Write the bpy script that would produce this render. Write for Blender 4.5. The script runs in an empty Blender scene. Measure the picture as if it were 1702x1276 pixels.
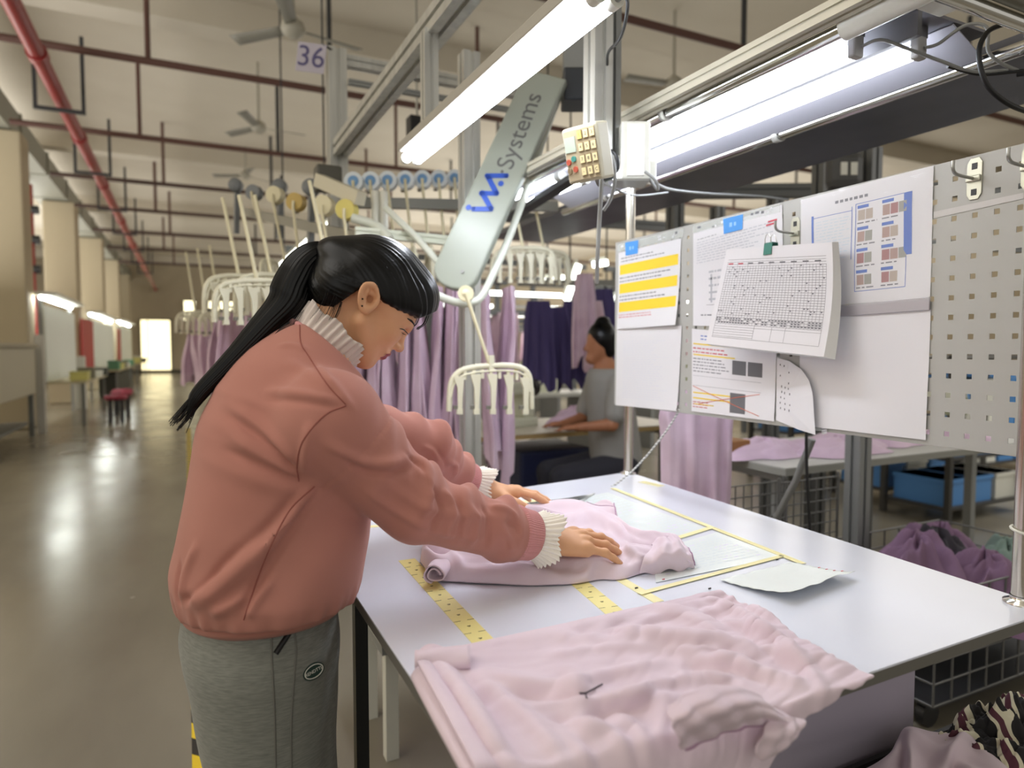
import bpy, bmesh, math, random
import numpy as np
from mathutils import Matrix, Vector, Quaternion, noise as mnoise
random.seed(7); np.random.seed(7)
SC = bpy.context.scene; COL = SC.collection
PI = math.pi
# ---------------------------------------------------------------- camera
FPX, CXP, CYP, CAMH = 1110.0, 851.0, 638.0, 1.30
PITCH = math.atan(60/FPX); YAW = math.atan(544*math.cos(PITCH)/FPX)
FW = np.array([math.sin(YAW)*math.cos(PITCH), math.cos(YAW)*math.cos(PITCH), -math.sin(PITCH)])
RT = np.array([math.cos(YAW), -math.sin(YAW), 0.0]); UP = np.cross(RT, FW)
CAM0 = np.array([0, 0, CAMH])
cam_d = bpy.data.cameras.new('camera'); cam = bpy.data.objects.new('camera', cam_d); COL.objects.link(cam)
cam_d.sensor_width = 36; cam_d.lens = FPX/1702*36; cam_d.clip_start = .05; cam_d.clip_end = 200
cam.matrix_world = Matrix(((RT[0], UP[0], -FW[0], 0), (RT[1], UP[1], -FW[1], 0), (RT[2], UP[2], -FW[2], CAMH), (0, 0, 0, 1)))
cam_d.dof.use_dof = True; cam_d.dof.focus_distance = 1.32; cam_d.dof.aperture_fstop = 2.6
SC.camera = cam
# ---------------------------------------------------------------- light, exposure
SC.view_settings.view_transform = 'Standard'; SC.view_settings.look = 'None'
SC.view_settings.gamma = 1; SC.view_settings.exposure = 1.25
SC.cycles.use_denoising = True
SC.cycles.max_bounces = 8; SC.cycles.diffuse_bounces = 4; SC.cycles.glossy_bounces = 3
SC.cycles.sample_clamp_indirect = 6
W = bpy.data.worlds.new('World'); SC.world = W; W.use_nodes = True
W.node_tree.nodes['Background'].inputs[0].default_value = (1.0, .95, .86, 1)
W.node_tree.nodes['Background'].inputs[1].default_value = 0.22
def area_light(name, loc, target, sx, sy, power, color=(1, 1, 1)):
    d = bpy.data.lights.new(name, 'AREA'); d.shape = 'RECTANGLE'; d.size = sx; d.size_y = sy; d.energy = power; d.color = color
    o = bpy.data.objects.new(name, d); COL.objects.link(o); o.location = loc
    o.rotation_euler = (Vector(target)-Vector(loc)).to_track_quat('-Z', 'Y').to_euler()
    return o
# added area fills with no fixture or window modelled behind them
area_light('window_light', (-2.0, -3.2, 2.6), (0.3, 1.3, 1.0), 3.5, 2.2, 6, (1.0, .99, .97))  # soft frontal fill added behind the camera
area_light('hall_lamps', (11.5, 24, 2.15), (11.5, 24.1, 9), 11, 27, 560, (1, .97, .92))  # unseen upward fill, added to brighten the ceiling
area_light('hall_lamps', (-5.6, 14, 2.15), (-5.6, 14.1, 9), 5, 34, 780, (1, .97, .92))  # second upward fill added for the ceiling left of the aisle
area_light('aisle_lamp', (-.7, .9, 3.0), (.45, 1.05, .9), 1.3, 1.0, 4.6, (1.0, .97, .93))  # fill added overhead for the woman's upper side and the near table
area_light('aisle_window', (-4.5, 3.0, 2.4), (0, 1.4, 1.1), 2.5, 1.8, 12, (1.0, .97, .92))  # fill added from the left to brighten the back of the sweatshirt
area_light('hall_lamps', (7.5, 4.5, 3.2), (7.5, 4.6, 0), 5, 9, 130, (1, .97, .92))  # unseen downward fill added over the near part of the hall
area_light('hall_lamps', (7.5, 20, 3.2), (7.5, 20.1, 0), 6, 18, 420, (1, .95, .86))  # same downward fill, added for the far part of the hall
# ---------------------------------------------------------------- helpers
def ray(x, y): return FW*FPX + RT*(x-CXP) - UP*(y-CYP)
def Pz(x, y, z): d = ray(x, y); return CAM0 + d*(z-CAMH)/d[2]
def PX(x, y, X): d = ray(x, y); return CAM0 + d*X/d[0]
def PY(x, y, Y): d = ray(x, y); return CAM0 + d*Y/d[1]
def PD(x, y, D): return CAM0 + ray(x, y)*D/FPX
def S(r, g, b):
    f = lambda c: c/12.92 if c <= .04045 else ((c+.055)/1.055)**2.4
    return (f(r/255), f(g/255), f(b/255), 1)
_M = {}
def mat(name, col=(200, 200, 200), rough=.5, metal=0, emit=None, estr=0, noise=None, bump=None, spec=.5, coat=0, trans=0, alpha=1, sheen=0, scale_xyz=(1, 1, 1)):
    """noise=(scale, colour2, detail[, lo, hi]); bump=(scale, strength[, distance])"""
    if name in _M: return _M[name]
    m = bpy.data.materials.new(name); m.use_nodes = True; _M[name] = m
    nt = m.node_tree; b = nt.nodes['Principled BSDF']
    c = S(*col); b.inputs['Base Color'].default_value = c; b.inputs['Roughness'].default_value = rough
    b.inputs['Metallic'].default_value = metal; b.inputs['Specular IOR Level'].default_value = spec
    b.inputs['Coat Weight'].default_value = coat; b.inputs['Transmission Weight'].default_value = trans; b.inputs['Alpha'].default_value = alpha
    b.inputs['Sheen Weight'].default_value = sheen
    if emit: b.inputs['Emission Color'].default_value = S(*emit); b.inputs['Emission Strength'].default_value = estr
    m.diffuse_color = c
    if noise or bump:
        tc = nt.nodes.new('ShaderNodeTexCoord'); mp = nt.nodes.new('ShaderNodeMapping'); mp.inputs['Scale'].default_value = scale_xyz
        nt.links.new(tc.outputs['Object'], mp.inputs[0])
    if noise:
        n = nt.nodes.new('ShaderNodeTexNoise'); n.inputs['Scale'].default_value = noise[0]; n.inputs['Detail'].default_value = noise[2]
        nt.links.new(mp.outputs[0], n.inputs['Vector'])
        r = nt.nodes.new('ShaderNodeValToRGB'); lo, hi = (noise[3], noise[4]) if len(noise) > 3 else (.35, .65)
        r.color_ramp.elements[0].position = lo; r.color_ramp.elements[1].position = hi
        r.color_ramp.elements[0].color = S(*noise[1]); r.color_ramp.elements[1].color = c
        nt.links.new(n.outputs['Fac'], r.inputs[0]); nt.links.new(r.outputs[0], b.inputs['Base Color'])
    if bump:
        n2 = nt.nodes.new('ShaderNodeTexNoise'); n2.inputs['Scale'].default_value = bump[0]; n2.inputs['Detail'].default_value = 3
        nt.links.new(mp.outputs[0], n2.inputs['Vector'])
        bp = nt.nodes.new('ShaderNodeBump'); bp.inputs['Strength'].default_value = bump[1]; bp.inputs['Distance'].default_value = bump[2] if len(bump) > 2 else .002
        nt.links.new(n2.outputs['Fac'], bp.inputs['Height']); nt.links.new(bp.outputs[0], b.inputs['Normal'])
    return m
def tag(o, label=None, cat=None, group=None, kind=None):
    for k, v in (('label', label), ('category', cat), ('group', group), ('kind', kind)):
        if v: o[k] = v
    return o
def attach(o, parent):
    if parent is not None:
        o.parent = parent; o.matrix_parent_inverse = parent.matrix_basis.inverted()
def thing(name, label, cat, loc=(0, 0, 0), group=None):
    o = bpy.data.objects.new(name, None); COL.objects.link(o); o.location = [float(v) for v in loc]; o.empty_display_size = .05
    return tag(o, label, cat, group)
def copy_thing(src, loc, label=None, rotz=None, group=None):
    r = src.copy(); COL.objects.link(r); r.location = [float(v) for v in loc]
    if rotz is not None: r.rotation_euler.z = rotz
    if label: r['label'] = label
    if group: r['group'] = group
    for ch in list(src.children):
        c = ch.copy(); COL.objects.link(c); c.parent = r; c.matrix_parent_inverse = ch.matrix_parent_inverse.copy()
        for g in list(ch.children):
            d = g.copy(); COL.objects.link(d); d.parent = c; d.matrix_parent_inverse = g.matrix_parent_inverse.copy()
    return r
V = lambda *a: np.array(a, float)
def nrm(v): v = np.asarray(v, float); return v/max(np.linalg.norm(v), 1e-12)
def frame(z, up=(0, 0, 1)):
    z = nrm(z); x = np.cross(up, z)
    if np.linalg.norm(x) < 1e-4: x = np.cross((0, 1, 0), z)
    x = nrm(x); return x, np.cross(z, x), z
class MB:
    def __init__(s): s.v = []; s.f = []; s.m = []; s.sm = []
    def add(s, vs, fs, mi=0, sm=False):
        b = len(s.v); s.v.extend([tuple(map(float, p)) for p in vs])
        for f in fs: s.f.append([b+i for i in f]); s.m.append(mi); s.sm.append(sm)
        return s
    def box(s, c, size, ax=None, mi=0):
        c = np.asarray(c, float); h = np.asarray(size, float)/2
        X, Y, Z = ax if ax is not None else (V(1, 0, 0), V(0, 1, 0), V(0, 0, 1))
        p = [c+X*h[0]*i+Y*h[1]*j+Z*h[2]*k for k in (-1, 1) for j in (-1, 1) for i in (-1, 1)]
        return s.add(p, [(0, 2, 3, 1), (4, 5, 7, 6), (0, 1, 5, 4), (2, 6, 7, 3), (0, 4, 6, 2), (1, 3, 7, 5)], mi)
    def bx(s, x0, x1, y0, y1, z0, z1, mi=0): return s.box(((x0+x1)/2, (y0+y1)/2, (z0+z1)/2), (x1-x0, y1-y0, z1-z0), None, mi)
    def bar(s, a, b, w, h, up=(0, 0, 1), mi=0):
        a = np.asarray(a, float); b = np.asarray(b, float); X, Y, Z = frame(b-a, up)
        return s.box((a+b)/2, (w, h, np.linalg.norm(b-a)), (X, Y, Z), mi)
    def cyl(s, a, b, r, r2=None, n=16, mi=0, caps=True):
        a = np.asarray(a, float); b = np.asarray(b, float); X, Y, Z = frame(b-a); r2 = r if r2 is None else r2
        p = [c+(X*math.cos(t)+Y*math.sin(t))*q for c, q in ((a, r), (b, r2)) for t in [2*PI*i/n for i in range(n)]]
        s.add(p, [(i, (i+1) % n, n+(i+1) % n, n+i) for i in range(n)], mi, True)
        if caps: s.add(p[:n], [tuple(range(n))[::-1]], mi); s.add(p[n:], [tuple(range(n))], mi)
        return s
    def tube(s, pts, r, n=8, mi=0, closed=False, caps=True):
        pts = [np.asarray(p, float) for p in pts]; N = len(pts); rs = r if hasattr(r, '__len__') else [r]*N
        up = None; P = []
        for i in range(N):
            t = nrm(pts[(i+1) % N]-pts[i-1]) if closed else nrm(pts[min(i+1, N-1)]-pts[max(i-1, 0)])
            if up is None: X, Y, _ = frame(t)
            else:
                X = nrm(up-t*np.dot(up, t)); Y = np.cross(t, X)
            up = X
            P += [pts[i]+(X*math.cos(a)+Y*math.sin(a))*rs[i] for a in [2*PI*k/n for k in range(n)]]
        F = [(i*n+k, i*n+(k+1) % n, ((i+1) % N)*n+(k+1) % n, ((i+1) % N)*n+k) for i in range(N if closed else N-1) for k in range(n)]
        s.add(P, F, mi, True)
        if caps and not closed: s.add(P[:n], [tuple(range(n))[::-1]], mi); s.add(P[-n:], [tuple(range(n))], mi)
        return s
    def prism(s, poly, d, mi=0):
        """poly: 3D points of a planar outline, d: extrusion vector"""
        n = len(poly); p = [np.asarray(q, float) for q in poly]; d = np.asarray(d, float); q = [a+d for a in p]
        return s.add(p+q, [tuple(range(n))[::-1], tuple(range(n, 2*n))]+[(i, (i+1) % n, n+(i+1) % n, n+i) for i in range(n)], mi)
    def lathe(s, prof, o, axis=(0, 0, 1), n=24, mi=0):
        X, Y, Z = frame(axis); o = np.asarray(o, float)
        P = [o+Z*h+(X*math.cos(a)+Y*math.sin(a))*r for (r, h) in prof for a in [2*PI*k/n for k in range(n)]]
        return s.add(P, [(i*n+k, i*n+(k+1) % n, (i+1)*n+(k+1) % n, (i+1)*n+k) for i in range(len(prof)-1) for k in range(n)], mi, True)
    def grid(s, G, mi=0, sm=True):
        """G: (nu,nv,3) array"""
        nu, nv = G.shape[:2]
        return s.add(G.reshape(-1, 3), [(i*nv+j, i*nv+j+1, (i+1)*nv+j+1, (i+1)*nv+j) for i in range(nu-1) for j in range(nv-1)], mi, sm)
    def quad(s, a, b, c, d, mi=0): return s.add([a, b, c, d], [(0, 1, 2, 3)], mi)
    def build(s, name, mats, parent=None, bevel=0, solid=0, subd=0, offset=0.0, seg=2):
        me = bpy.data.meshes.new(name); me.from_pydata(s.v, [], s.f)
        for m in (mats if isinstance(mats, (list, tuple)) else [mats]): me.materials.append(m)
        me.polygons.foreach_set('material_index', s.m); me.polygons.foreach_set('use_smooth', s.sm); me.update()
        o = bpy.data.objects.new(name, me); COL.objects.link(o)
        if solid: k = o.modifiers.new('s', 'SOLIDIFY'); k.thickness = solid; k.offset = offset
        if bevel: k = o.modifiers.new('b', 'BEVEL'); k.width = bevel; k.segments = seg; k.limit_method = 'ANGLE'; k.angle_limit = .6
        if subd: k = o.modifiers.new('d', 'SUBSURF'); k.levels = subd; k.render_levels = subd
        attach(o, parent); return o
def npmesh(name, v, f, mats, parent=None, smooth=True, mi=None):
    me = bpy.data.meshes.new(name); v = np.asarray(v, np.float32); f = np.asarray(f, np.int32)
    me.vertices.add(len(v)); me.vertices.foreach_set('co', v.ravel())
    k = f.shape[1]; me.loops.add(f.size); me.loops.foreach_set('vertex_index', f.ravel())
    me.polygons.add(len(f)); me.polygons.foreach_set('loop_start', np.arange(0, f.size, k, dtype=np.int32))
    for m in (mats if isinstance(mats, (list, tuple)) else [mats]): me.materials.append(m)
    if mi is not None: me.polygons.foreach_set('material_index', np.asarray(mi, np.int32))
    me.update(calc_edges=True); me.polygons.foreach_set('use_smooth', np.full(len(f), smooth)); me.validate(); me.update()
    o = bpy.data.objects.new(name, me); COL.objects.link(o); attach(o, parent); return o
def struct(o): o['kind'] = 'structure'; return o
def spline(pts, n):
    """Catmull-Rom through pts, n samples"""
    p = np.asarray(pts, float); p = np.vstack([2*p[0]-p[1], p, 2*p[-1]-p[-2]]); m = len(p)-3; out = []
    for t in np.linspace(0, m-1e-9, n):
        i = int(t); u = t-i; a, b, c, d = p[i:i+4]
        out.append(.5*(2*b+(c-a)*u+(2*a-5*b+4*c-d)*u*u+(3*b-a-3*c+d)*u**3))
    return np.array(out)
def text(name, body, size, o, xdir, ydir, m, parent=None, depth=.0004, align='CENTER'):
    c = bpy.data.curves.new(name, 'FONT'); c.body = body; c.size = size; c.extrude = depth; c.align_x = align; c.align_y = 'CENTER'
    ob = bpy.data.objects.new(name, c); COL.objects.link(ob); c.materials.append(m)
    x = nrm(xdir); y = np.asarray(ydir, float); y = nrm(y-x*np.dot(x, y)); z = np.cross(x, y)
    mt = Matrix(((x[0], y[0], z[0], o[0]), (x[1], y[1], z[1], o[1]), (x[2], y[2], z[2], o[2]), (0, 0, 0, 1)))
    bpy.context.view_layer.update(); me = bpy.data.meshes.new_from_object(ob.evaluated_get(bpy.context.evaluated_depsgraph_get())); me.transform(mt)
    bpy.data.objects.remove(ob); bpy.data.curves.remove(c); ob = bpy.data.objects.new(name, me); COL.objects.link(ob); me.name = name
    if not me.materials: me.materials.append(m)
    attach(ob, parent); return ob
# ---- signed distance tools and a sparse surface-nets mesher (bodies, clothes, hair)
def rc(P, a, b, ra, rb):
    a = np.asarray(a, float); ba = np.asarray(b, float)-a; pa = P-a
    t = np.clip(pa@ba/max(ba@ba, 1e-12), 0, 1); return np.linalg.norm(pa-t[:, None]*ba, axis=1)-(ra+(rb-ra)*t)
def ell(P, c, r):
    q = (P-np.asarray(c, float)); r = np.asarray(r, float); k0 = np.linalg.norm(q/r, axis=1); k1 = np.linalg.norm(q/(r*r), axis=1)+1e-9
    return k0*(k0-1)/k1
def smin(a, b, k):
    h = np.clip(.5+.5*(b-a)/k, 0, 1); return b+(a-b)*h-k*h*(1-h)
def smax(a, b, k): return -smin(-a, -b, k)
def surface_nets(f, lo, hi, h, bs=16, slack=1.6):
    lo = np.asarray(lo, float); n = np.ceil((np.asarray(hi)-lo)/h).astype(int); nb = (n+bs-1)//bs
    B = np.stack(np.meshgrid(*[np.arange(k) for k in nb], indexing='ij'), -1).reshape(-1, 3)
    d = f(lo+(B*bs+bs/2)*h); B = B[np.abs(d) < bs*h*.87*slack]
    st = n+3; key = lambda I: (I[..., 0]*st[1]+I[..., 1])*st[2]+I[..., 2]
    g = np.stack(np.meshgrid(*[np.arange(bs+2)]*3, indexing='ij'), -1); CK = []; CP = []; FQ = []
    corners = [(i, j, k) for i in (0, 1) for j in (0, 1) for k in (0, 1)]
    edges = [(a, b) for a in range(8) for b in range(a+1, 8) if sum(abs(p-q) for p, q in zip(corners[a], corners[b])) == 1]
    for b in B:
        I = b*bs+g; D = f((lo+I.reshape(-1, 3)*h)).reshape(I.shape[:3])
        if D.min() > 0 or D.max() < 0: continue
        c = [D[i:i+bs+1, j:j+bs+1, k:k+bs+1] for i, j, k in corners]; neg = [x < 0 for x in c]; cnt = sum(x.astype(int) for x in neg)
        act = (cnt > 0) & (cnt < 8); act[bs:] = False; act[:, bs:] = False; act[:, :, bs:] = False
        ii = np.argwhere(act)
        if len(ii) == 0: continue
        vals = np.stack([x[act] for x in c], 1); acc = np.zeros((len(ii), 3)); w = np.zeros(len(ii))
        for a, e in edges:
            s = (vals[:, a] < 0) != (vals[:, e] < 0); t = vals[:, a]/np.where(s, vals[:, a]-vals[:, e], 1)
            p = np.array(corners[a])+t[:, None]*(np.array(corners[e])-np.array(corners[a])); acc += p*s[:, None]; w += s
        CK.append(key(ii+b*bs)); CP.append(lo+(ii+b*bs+acc/w[:, None])*h)
        for ax in range(3):
            u, v = (ax+1) % 3, (ax+2) % 3
            sl0 = [slice(0, bs)]*3; sl1 = list(sl0); sl1[ax] = slice(1, bs+1)
            s0 = D[tuple(sl0)] < 0; s1 = D[tuple(sl1)] < 0; e = np.argwhere(s0 != s1)
            if len(e) == 0: continue
            fl = s0[tuple(e.T)]; E_ = e+b*bs; du = np.zeros(3, int); dv = np.zeros(3, int); du[u] = 1; dv[v] = 1
            q = np.stack([key(E_-du-dv), key(E_-dv), key(E_), key(E_-du)], 1); q[~fl] = q[~fl][:, ::-1]; FQ.append(q)
    K = np.concatenate(CK); Pn = np.concatenate(CP); o = np.argsort(K); K = K[o]; Pn = Pn[o]; Q = np.concatenate(FQ)
    ix = np.searchsorted(K, Q); ix = np.minimum(ix, len(K)-1); ok = (K[ix] == Q).all(1); return Pn, ix[ok]
def smooth_mesh(v, f, it=2, lam=.5):
    e = np.concatenate([f[:, [i, (i+1) % f.shape[1]]] for i in range(f.shape[1])]); v = v.copy()
    for _ in range(it):
        acc = np.zeros_like(v); w = np.zeros(len(v))
        for a, b in ((0, 1), (1, 0)):
            for k in range(3): acc[:, k] += np.bincount(e[:, a], v[e[:, b], k], len(v))
            w += np.bincount(e[:, a], minlength=len(v))
        v += lam*(acc/np.maximum(w, 1)[:, None]-v)
    return v
def mnormals(v, f):
    n = np.cross(v[f[:, 1]]-v[f[:, 0]], v[f[:, 2]]-v[f[:, 0]]); out = np.zeros_like(v)
    for i in range(f.shape[1]):
        for k in range(3): out[:, k] += np.bincount(f[:, i], n[:, k], len(v))
    return out/np.maximum(np.linalg.norm(out, axis=1), 1e-12)[:, None]
def emboss(v, nrmls, bvh, folds, gain=1.0):
    """raise (amp>0) or sink folds of cloth along traced lines; folds: (pixel points, half width, amp)"""
    v = v.copy(); D = np.zeros(len(v))
    for px, w, a in folds:
        pts = []
        for x, y in spline([(p, q, 0) for p, q in px], max(6, len(px)*5))[:, :2]:
            h = bvh.ray_cast(Vector(CAM0), Vector(nrm(ray(x, y))), 4)
            if h[0] is not None and (not pts or np.linalg.norm(np.array(h[0])-pts[-1]) < .08): pts.append(np.array(h[0]))
        if len(pts) < 3: continue
        pts = np.array(pts); lo, hi = pts.min(0)-4*w, pts.max(0)+4*w; m = ((v > lo) & (v < hi)).all(1); P = v[m]; best = np.full(len(P), 9.0); bt = np.zeros(len(P)); n = len(pts)-1
        for i in range(n):
            ab = pts[i+1]-pts[i]; t = np.clip((P-pts[i])@ab/max(ab@ab, 1e-12), 0, 1); d = np.linalg.norm(P-pts[i]-t[:, None]*ab, axis=1); c = d < best; best[c] = d[c]; bt[c] = ((i+t)/n)[c]
        D[m] += a*np.exp(-(best/w)**2)*np.clip(np.sin(PI*np.clip(bt*.94+.03, 0, 1))*1.6, 0, 1)
    return v+nrmls*(gain*D)[:, None]
from mathutils.bvhtree import BVHTree
def tree_of(v, f): return BVHTree.FromPolygons([tuple(map(float, p)) for p in v], [tuple(map(int, q)) for q in f])
def grid_faces(nu, nv): return np.array([(i*nv+j, i*nv+j+1, (i+1)*nv+j+1, (i+1)*nv+j) for i in range(nu-1) for j in range(nv-1)])
def emboss_grid(G, folds, up=None, gain=1.0):
    nu, nv = G.shape[:2]; v = G.reshape(-1, 3); f = grid_faces(nu, nv); n = mnormals(v, f)
    if up is not None: n = n*np.sign(n@np.asarray(up, float)+1e-9)[:, None]
    return emboss(v, n, tree_of(v, f), folds, gain).reshape(nu, nv, 3)
# ---- shared materials
alu = mat('aluminium', (206, 206, 200), .36, .55, noise=(30, (190, 190, 185), 2), scale_xyz=(1, 1, .05))
alu_dull = mat('dull_aluminium', (150, 152, 150), .5, .5)
chrome = mat('chrome', (225, 225, 222), .12, 1.0)
steel = mat('steel', (165, 165, 160), .35, .9)
dark_steel = mat('dark_steel', (62, 63, 66), .5, .3)
black_plastic = mat('black_plastic', (22, 22, 24), .4)
white_plastic = mat('white_plastic', (222, 222, 212), .4)
cream_plastic = mat('cream_plastic', (226, 222, 198), .4)
grey_cable = mat('grey_cable', (150, 152, 150), .5)
black_cable = mat('black_cable', (25, 26, 28), .45)
tube_glow = mat('lit_tube', (255, 255, 255), .3, emit=(238, 244, 255), estr=12.5)
paper_m = mat('paper', (220, 219, 223), .6)
ink_grey = mat('ink_grey', (120, 120, 128), .7); ink_dark = mat('ink_dark', (50, 50, 56), .7)
ink_blue = mat('ink_blue', (78, 110, 190), .6); ink_yellow = mat('ink_yellow', (236, 205, 50), .6); ink_red = mat('ink_red', (200, 80, 95), .7)
lilac = mat('lilac_jersey', (214, 188, 208), .85, noise=(6, (204, 178, 199), 3), bump=(700, .12, .0008), sheen=.15)
lilac_dusk = mat('lilac_cotton', (220, 196, 212), .85, noise=(5, (206, 178, 197), 3), sheen=.15)
# ================================================================ the hall
floor_m = mat('polished_concrete', (146, 140, 124), .16, noise=(.9, (116, 110, 98), 7, .35, .68), spec=.42, scale_xyz=(1, .35, 1))
def floor_extra(m):
    nt = m.node_tree; b = nt.nodes['Principled BSDF']; tc = nt.nodes.new('ShaderNodeTexCoord')
    n = nt.nodes.new('ShaderNodeTexNoise'); n.inputs['Scale'].default_value = 1.7; n.inputs['Detail'].default_value = 5
    r = nt.nodes.new('ShaderNodeMapRange'); r.inputs[3].default_value = .12; r.inputs[4].default_value = .34
    nt.links.new(tc.outputs['Object'], n.inputs['Vector']); nt.links.new(n.outputs['Fac'], r.inputs[0]); nt.links.new(r.outputs[0], b.inputs['Roughness'])
floor_extra(floor_m)
ceil_m = mat('painted_ceiling', (208, 201, 186), .85, noise=(.35, (194, 186, 170), 4))
wall_m = mat('painted_wall', (196, 184, 160), .85, noise=(.4, (186, 174, 152), 3))
column_m = mat('painted_column', (182, 170, 144), .75)
struct(MB().bx(-9, 18, -4, 39.2, -.1, 0).build('floor', floor_m))
struct(MB().bx(-9, 18, -4, 39.2, 5.8, 5.95).build('ceiling', ceil_m))
struct(MB().bx(-9, 18, 39, 39.2, 0, 5.8).build('wall_back', wall_m))
b = MB()
b.bx(-9.2, -9, -4, 39.2, 0, 1.0); b.bx(-9.2, -9, -4, 39.2, 3.6, 5.8)
for y in range(-4, 40, 4): b.bx(-9.2, -9, y, y+.5, 1.0, 3.6)
struct(b.build('wall_left', wall_m))
struct(MB().bx(18, 18.2, -4, 39.2, 0, 5.8).build('wall_right', wall_m))
k = 0
for y in (2.8, 9.8, 16.8, 23.8, 30.8, 37.2):
    k += 1; struct(MB().bx(-9, 18, y-.2, y+.2, 5.42, 5.8).build('trim_%d' % k, ceil_m))
day = mat('daylight_pane', (255, 245, 215), .5, emit=(255, 240, 190), estr=.95)
day2 = mat('daylight_slit', (255, 250, 225), .5, emit=(255, 246, 205), estr=1.0)
frame_m = mat('door_frame', (150, 142, 122), .6)
d = struct(MB().bx(-1.98, -.66, 38.93, 38.97, .17, 2.72).build('door_1', day))
f = MB(); f.bx(-2.06, -1.98, 38.88, 39, .02, 2.8); f.bx(-.66, -.58, 38.88, 39, .02, 2.8); f.bx(-2.06, -.58, 38.88, 39, 2.72, 2.8); f.bx(-2.06, -.58, 38.88, 39, .02, .17)
f.bx(-1.70, -1.66, 38.9, 38.96, .17, 2.72)
f.build('door_frame', frame_m, d)
for i, (x0, x1, z0, z1) in enumerate(((.02, .55, 2.75, 3.75), (-2.95, -2.62, 2.2, 3.7), (1.2, 2.4, 2.75, 3.75))):
    w = struct(MB().bx(x0, x1, 38.93, 38.97, z0, z1).build('window_%d' % (i+1), day2))
    f = MB(); f.bx(x0-.06, x0, 38.9, 39, z0-.06, z1+.06); f.bx(x1, x1+.06, 38.9, 39, z0-.06, z1+.06); f.bx(x0, x1, 38.9, 39, z1, z1+.06); f.bx(x0, x1, 38.9, 39, z0-.06, z0)
    f.build('window_frame', frame_m, w)
struct(MB().bx(-9, 18, 38.94, 39, 0, .16).build('baseboard_back', mat('dark_skirting', (70, 68, 62), .6)))
# columns along the aisle
col_names = ['nearest square beige column beside the aisle, at the left edge', 'second square beige column along the aisle, red pipe beside it',
             'third square beige column along the aisle, behind the red panel', 'fourth square beige column along the aisle', 'farthest square beige column along the aisle, near the far wall']
for i, y in enumerate((13.0, 18.7, 24.4, 30.1, 35.6)):
    o = MB().bx(-2.86, -2.22, y-.1, y+.5, 0, 4.68).build('column', column_m, bevel=.03)
    tag(o, col_names[i], 'column', 'columns along the aisle'); o['kind'] = 'thing'
du = MB().bx(-3.0, -2.35, 3.0, 38.9, 4.70, 5.12)
for y in np.arange(4, 38, 2.4): du.bx(-3.03, -2.32, y, y+.06, 4.68, 5.14)
tag(du.build('air_duct', mat('galvanised_duct', (150, 150, 138), .55, .25)), 'long grey sheet-metal duct running over the tops of the beige columns', 'duct')
# red fire main along the aisle, with black trapeze hangers
red_m = mat('red_pipe', (150, 45, 45), .4)
rod_m = mat('rusty_rod', (82, 62, 56), .6)
brn = mat('brown_pipe', (96, 66, 58), .55)
t = thing('fire_main', 'thick red fire main pipe running under the ceiling along the aisle', 'pipe', (-1.26, 5, 4.6))
MB().cyl((-1.26, 3, 4.25), (-1.26, 38.9, 4.25), .078, n=20).build('pipe', red_m, t)
for y in (5.2, 8.2, 11.2, 14.2, 18, 22, 26, 30):
    c = MB().cyl((-1.26, y, 4.25), (-1.26, y+.16, 4.25), .096, n=20); c.build('coupling', red_m, t)
for y in (9.6, 12.8, 16.0, 19.2, 22.4, 25.6, 28.8):
    h = MB()
    for sx in (-.24, .24): h.bx(-1.26+sx-.02, -1.26+sx+.02, y-.02, y+.02, 4.10, 5.0)
    h.bx(-1.52, -1.0, y-.025, y+.025, 4.09, 4.13); h.build('hanger_bracket', dark_steel, t)
# branch pipes across the hall
pl = ['nearest brown sprinkler pipe crossing the hall under the ceiling', 'second brown sprinkler pipe crossing the hall, beyond the ceiling fan',
      'third brown sprinkler pipe crossing the hall', 'fourth brown sprinkler pipe crossing the hall', 'fifth brown sprinkler pipe crossing the hall', 'sixth brown sprinkler pipe crossing the hall',
      'seventh brown sprinkler pipe crossing the hall', 'farthest brown sprinkler pipe crossing the hall, near the far wall']
for i, y in enumerate((5.65, 8.88, 12.07, 15.3, 18.4, 21.9, 25.5, 29.6)):
    t = thing('sprinkler_pipe', pl[i], 'pipe', (0, y, 4.58), 'sprinkler pipes under the ceiling')
    r = .042 if i < 5 else .05
    MB().cyl((-2.2, y, 4.58), (17, y, 4.58), r, n=10).build('pipe', brn if i < 3 else rod_m, t)
    for j, x in enumerate(np.arange(-.55+(.25 if i % 2 else 0), 14, 2.05 if i < 4 else 2.9)):
        MB().cyl((x, y, 4.58), (x, y, 5.8), .03 if i < 4 else .035, n=8).build('hanger_rod', dark_steel if j % 2 else brn, t)
# red riser beside the second column
t = thing('pipe_riser', 'red vertical pipe with black valves beside the second beige column', 'pipe', (-2.75, 16.6, 0))
MB().cyl((-2.75, 16.6, 0), (-2.75, 16.6, 4.6), .06, n=12).build('pipe', red_m, t)
for z in (2.9, 3.5, 4.1): MB().cyl((-2.95, 16.6, z), (-2.6, 16.6, z), .09, n=12).build('valve', black_plastic, t)
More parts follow.
